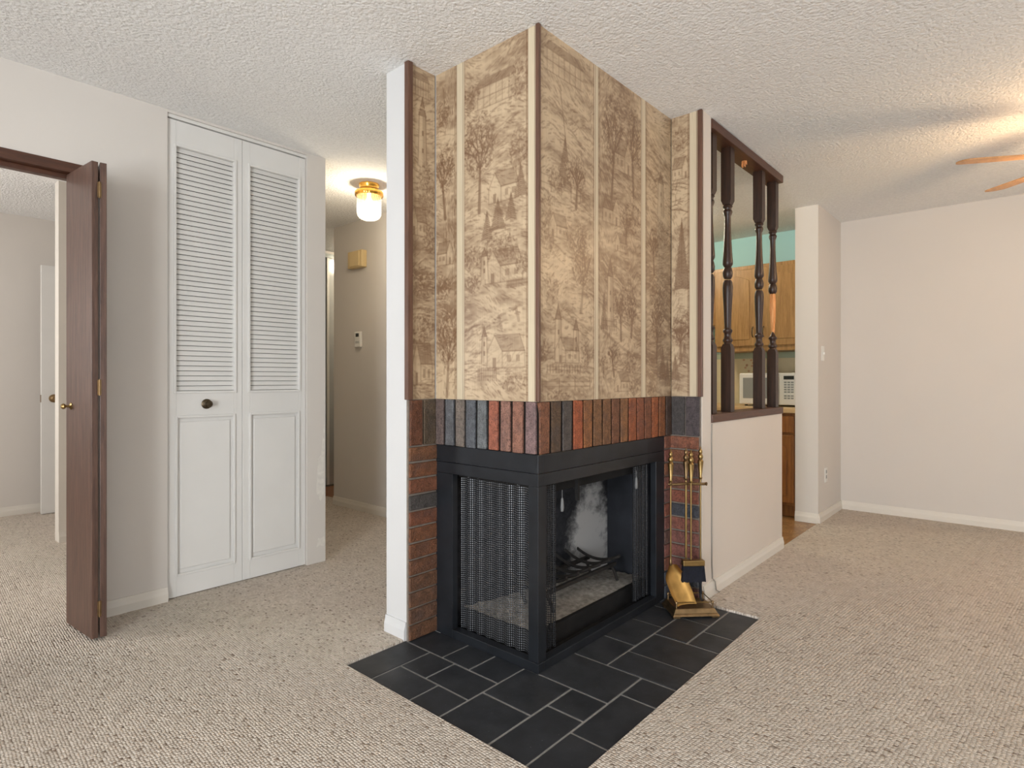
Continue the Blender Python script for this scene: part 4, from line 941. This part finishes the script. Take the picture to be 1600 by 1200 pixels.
for k, (a, b) in enumerate(((0.008, 0.60), (0.602, 1.2))):
    t = thing('base_cabinet', (3.55, (a + b) / 2, 0), ['brown oak base cabinet beside the wall end at the kitchen entrance', 'brown oak base cabinet further in behind the half wall'][k], 'cabinet', 'oak base cabinets')
    MB().box(3.27, 3.895, a, b, 0.10, 0.837).box(3.33, 3.895, a, b, 0.003, 0.10).build('body', M['oak_dark'], t, 0.002)
    B(3.25, 3.27, a + 0.02, b - 0.02, 0.68, 0.815).build('drawer', M['oak_dark'], t, 0.004)
    raised_door(t, a + 0.02, b - 0.02, 0.125, 0.66, 3.27, M['oak_dark'], True)
kw = bpy.data.objects['wall_kitchen']
MB().box(3.885, 3.8995, 0.006, 2.39, 0.878, 1.30).build('backsplash', plain('beige_backsplash', (222, 208, 176), 0.5, 0, 0.4, 0.03, 8), kw)
B(3.88, 3.8995, 0.006, 2.39, 1.30, 1.354).build('backsplash_strip', M['green_strip'], kw, 0.003)
# flower decal on the backsplash
dc = MB()
for k in range(9):
    a = k * 2.4; r = 0.012 + 0.010 * (k % 4); cy, cz_ = 0.60 + r * 2.0 * math.cos(a), 1.235 + r * 1.6 * math.sin(a)
    dc.prism([(0.012 * math.cos(q), 0.010 * math.sin(q)) for q in np.linspace(0, 5.2, 6)], (3.8848, cy, cz_), (0, 1, 0), (0, 0, 1), (-0.0006, 0, 0))
dc.build('flower_print', plain('faded_flower_print', (204, 164, 132), 0.6), kw)

mw = thing('microwave', (3.62, 0.3, 0.879), 'white countertop microwave with grey keypad on the kitchen counter', 'microwave')
W = M['white_plastic']
B(3.47, 3.86, 0.04, 0.535, 0.89, 1.16).build('case', W, mw, 0.006)
dr = B(3.45, 3.47, 0.205, 0.533, 0.893, 1.157).build('door', W, mw, 0.008)
B(3.447, 3.4505, 0.26, 0.50, 0.945, 1.12).build('window', M['oven_glass'], dr, 0.003)
cp = B(3.45, 3.47, 0.042, 0.202, 0.893, 1.157).build('control_panel', W, mw, 0.006)
B(3.4475, 3.4505, 0.085, 0.165, 1.105, 1.135).build('display', M['black_plastic'], cp)
for r in range(7):
    for c_ in range(3):
        B(3.4478, 3.4505, 0.088 + c_ * 0.027, 0.108 + c_ * 0.027, 1.075 - r * 0.020 - (0.012 if r > 4 else 0), 1.087 - r * 0.020 - (0.012 if r > 4 else 0)).build('key', M['grey_plastic'], cp)
for x in (3.50, 3.82):
    for y in (0.08, 0.49): MB().lathe([(0.012, 0.8785), (0.014, 0.891)], (x, y, 0), 10).build('foot', M['black_plastic'], mw)
# flush lamps out of view; the entry one added to brighten the sliding door
for (x, y, lab, pw) in ((2.6, 1.2, 'round flush ceiling light in the kitchen behind the chimney', 75), (1.95, 3.7, 'added round flush ceiling light brightening the entry beyond the hallway', 22)):
    kl = thing('flush_ceiling_light', (x, y, 2.36), lab, 'ceiling light')
    MB().lathe([(0, 2.439), (0.15, 2.439), (0.15, 2.42), (0, 2.42)], (x, y, 0), 28).build('pan', M['brass'], kl, 0, 40)
    MB().lathe([(0.145, 2.42), (0.14, 2.385), (0.10, 2.36), (0, 2.35)], (x, y, 0), 28).build('shade', M['bowl_glass'], kl, 0, 60)
    lamp('flush_lamp', (x, y, 2.39), pw, (1, 0.88, 0.68), 0.08)
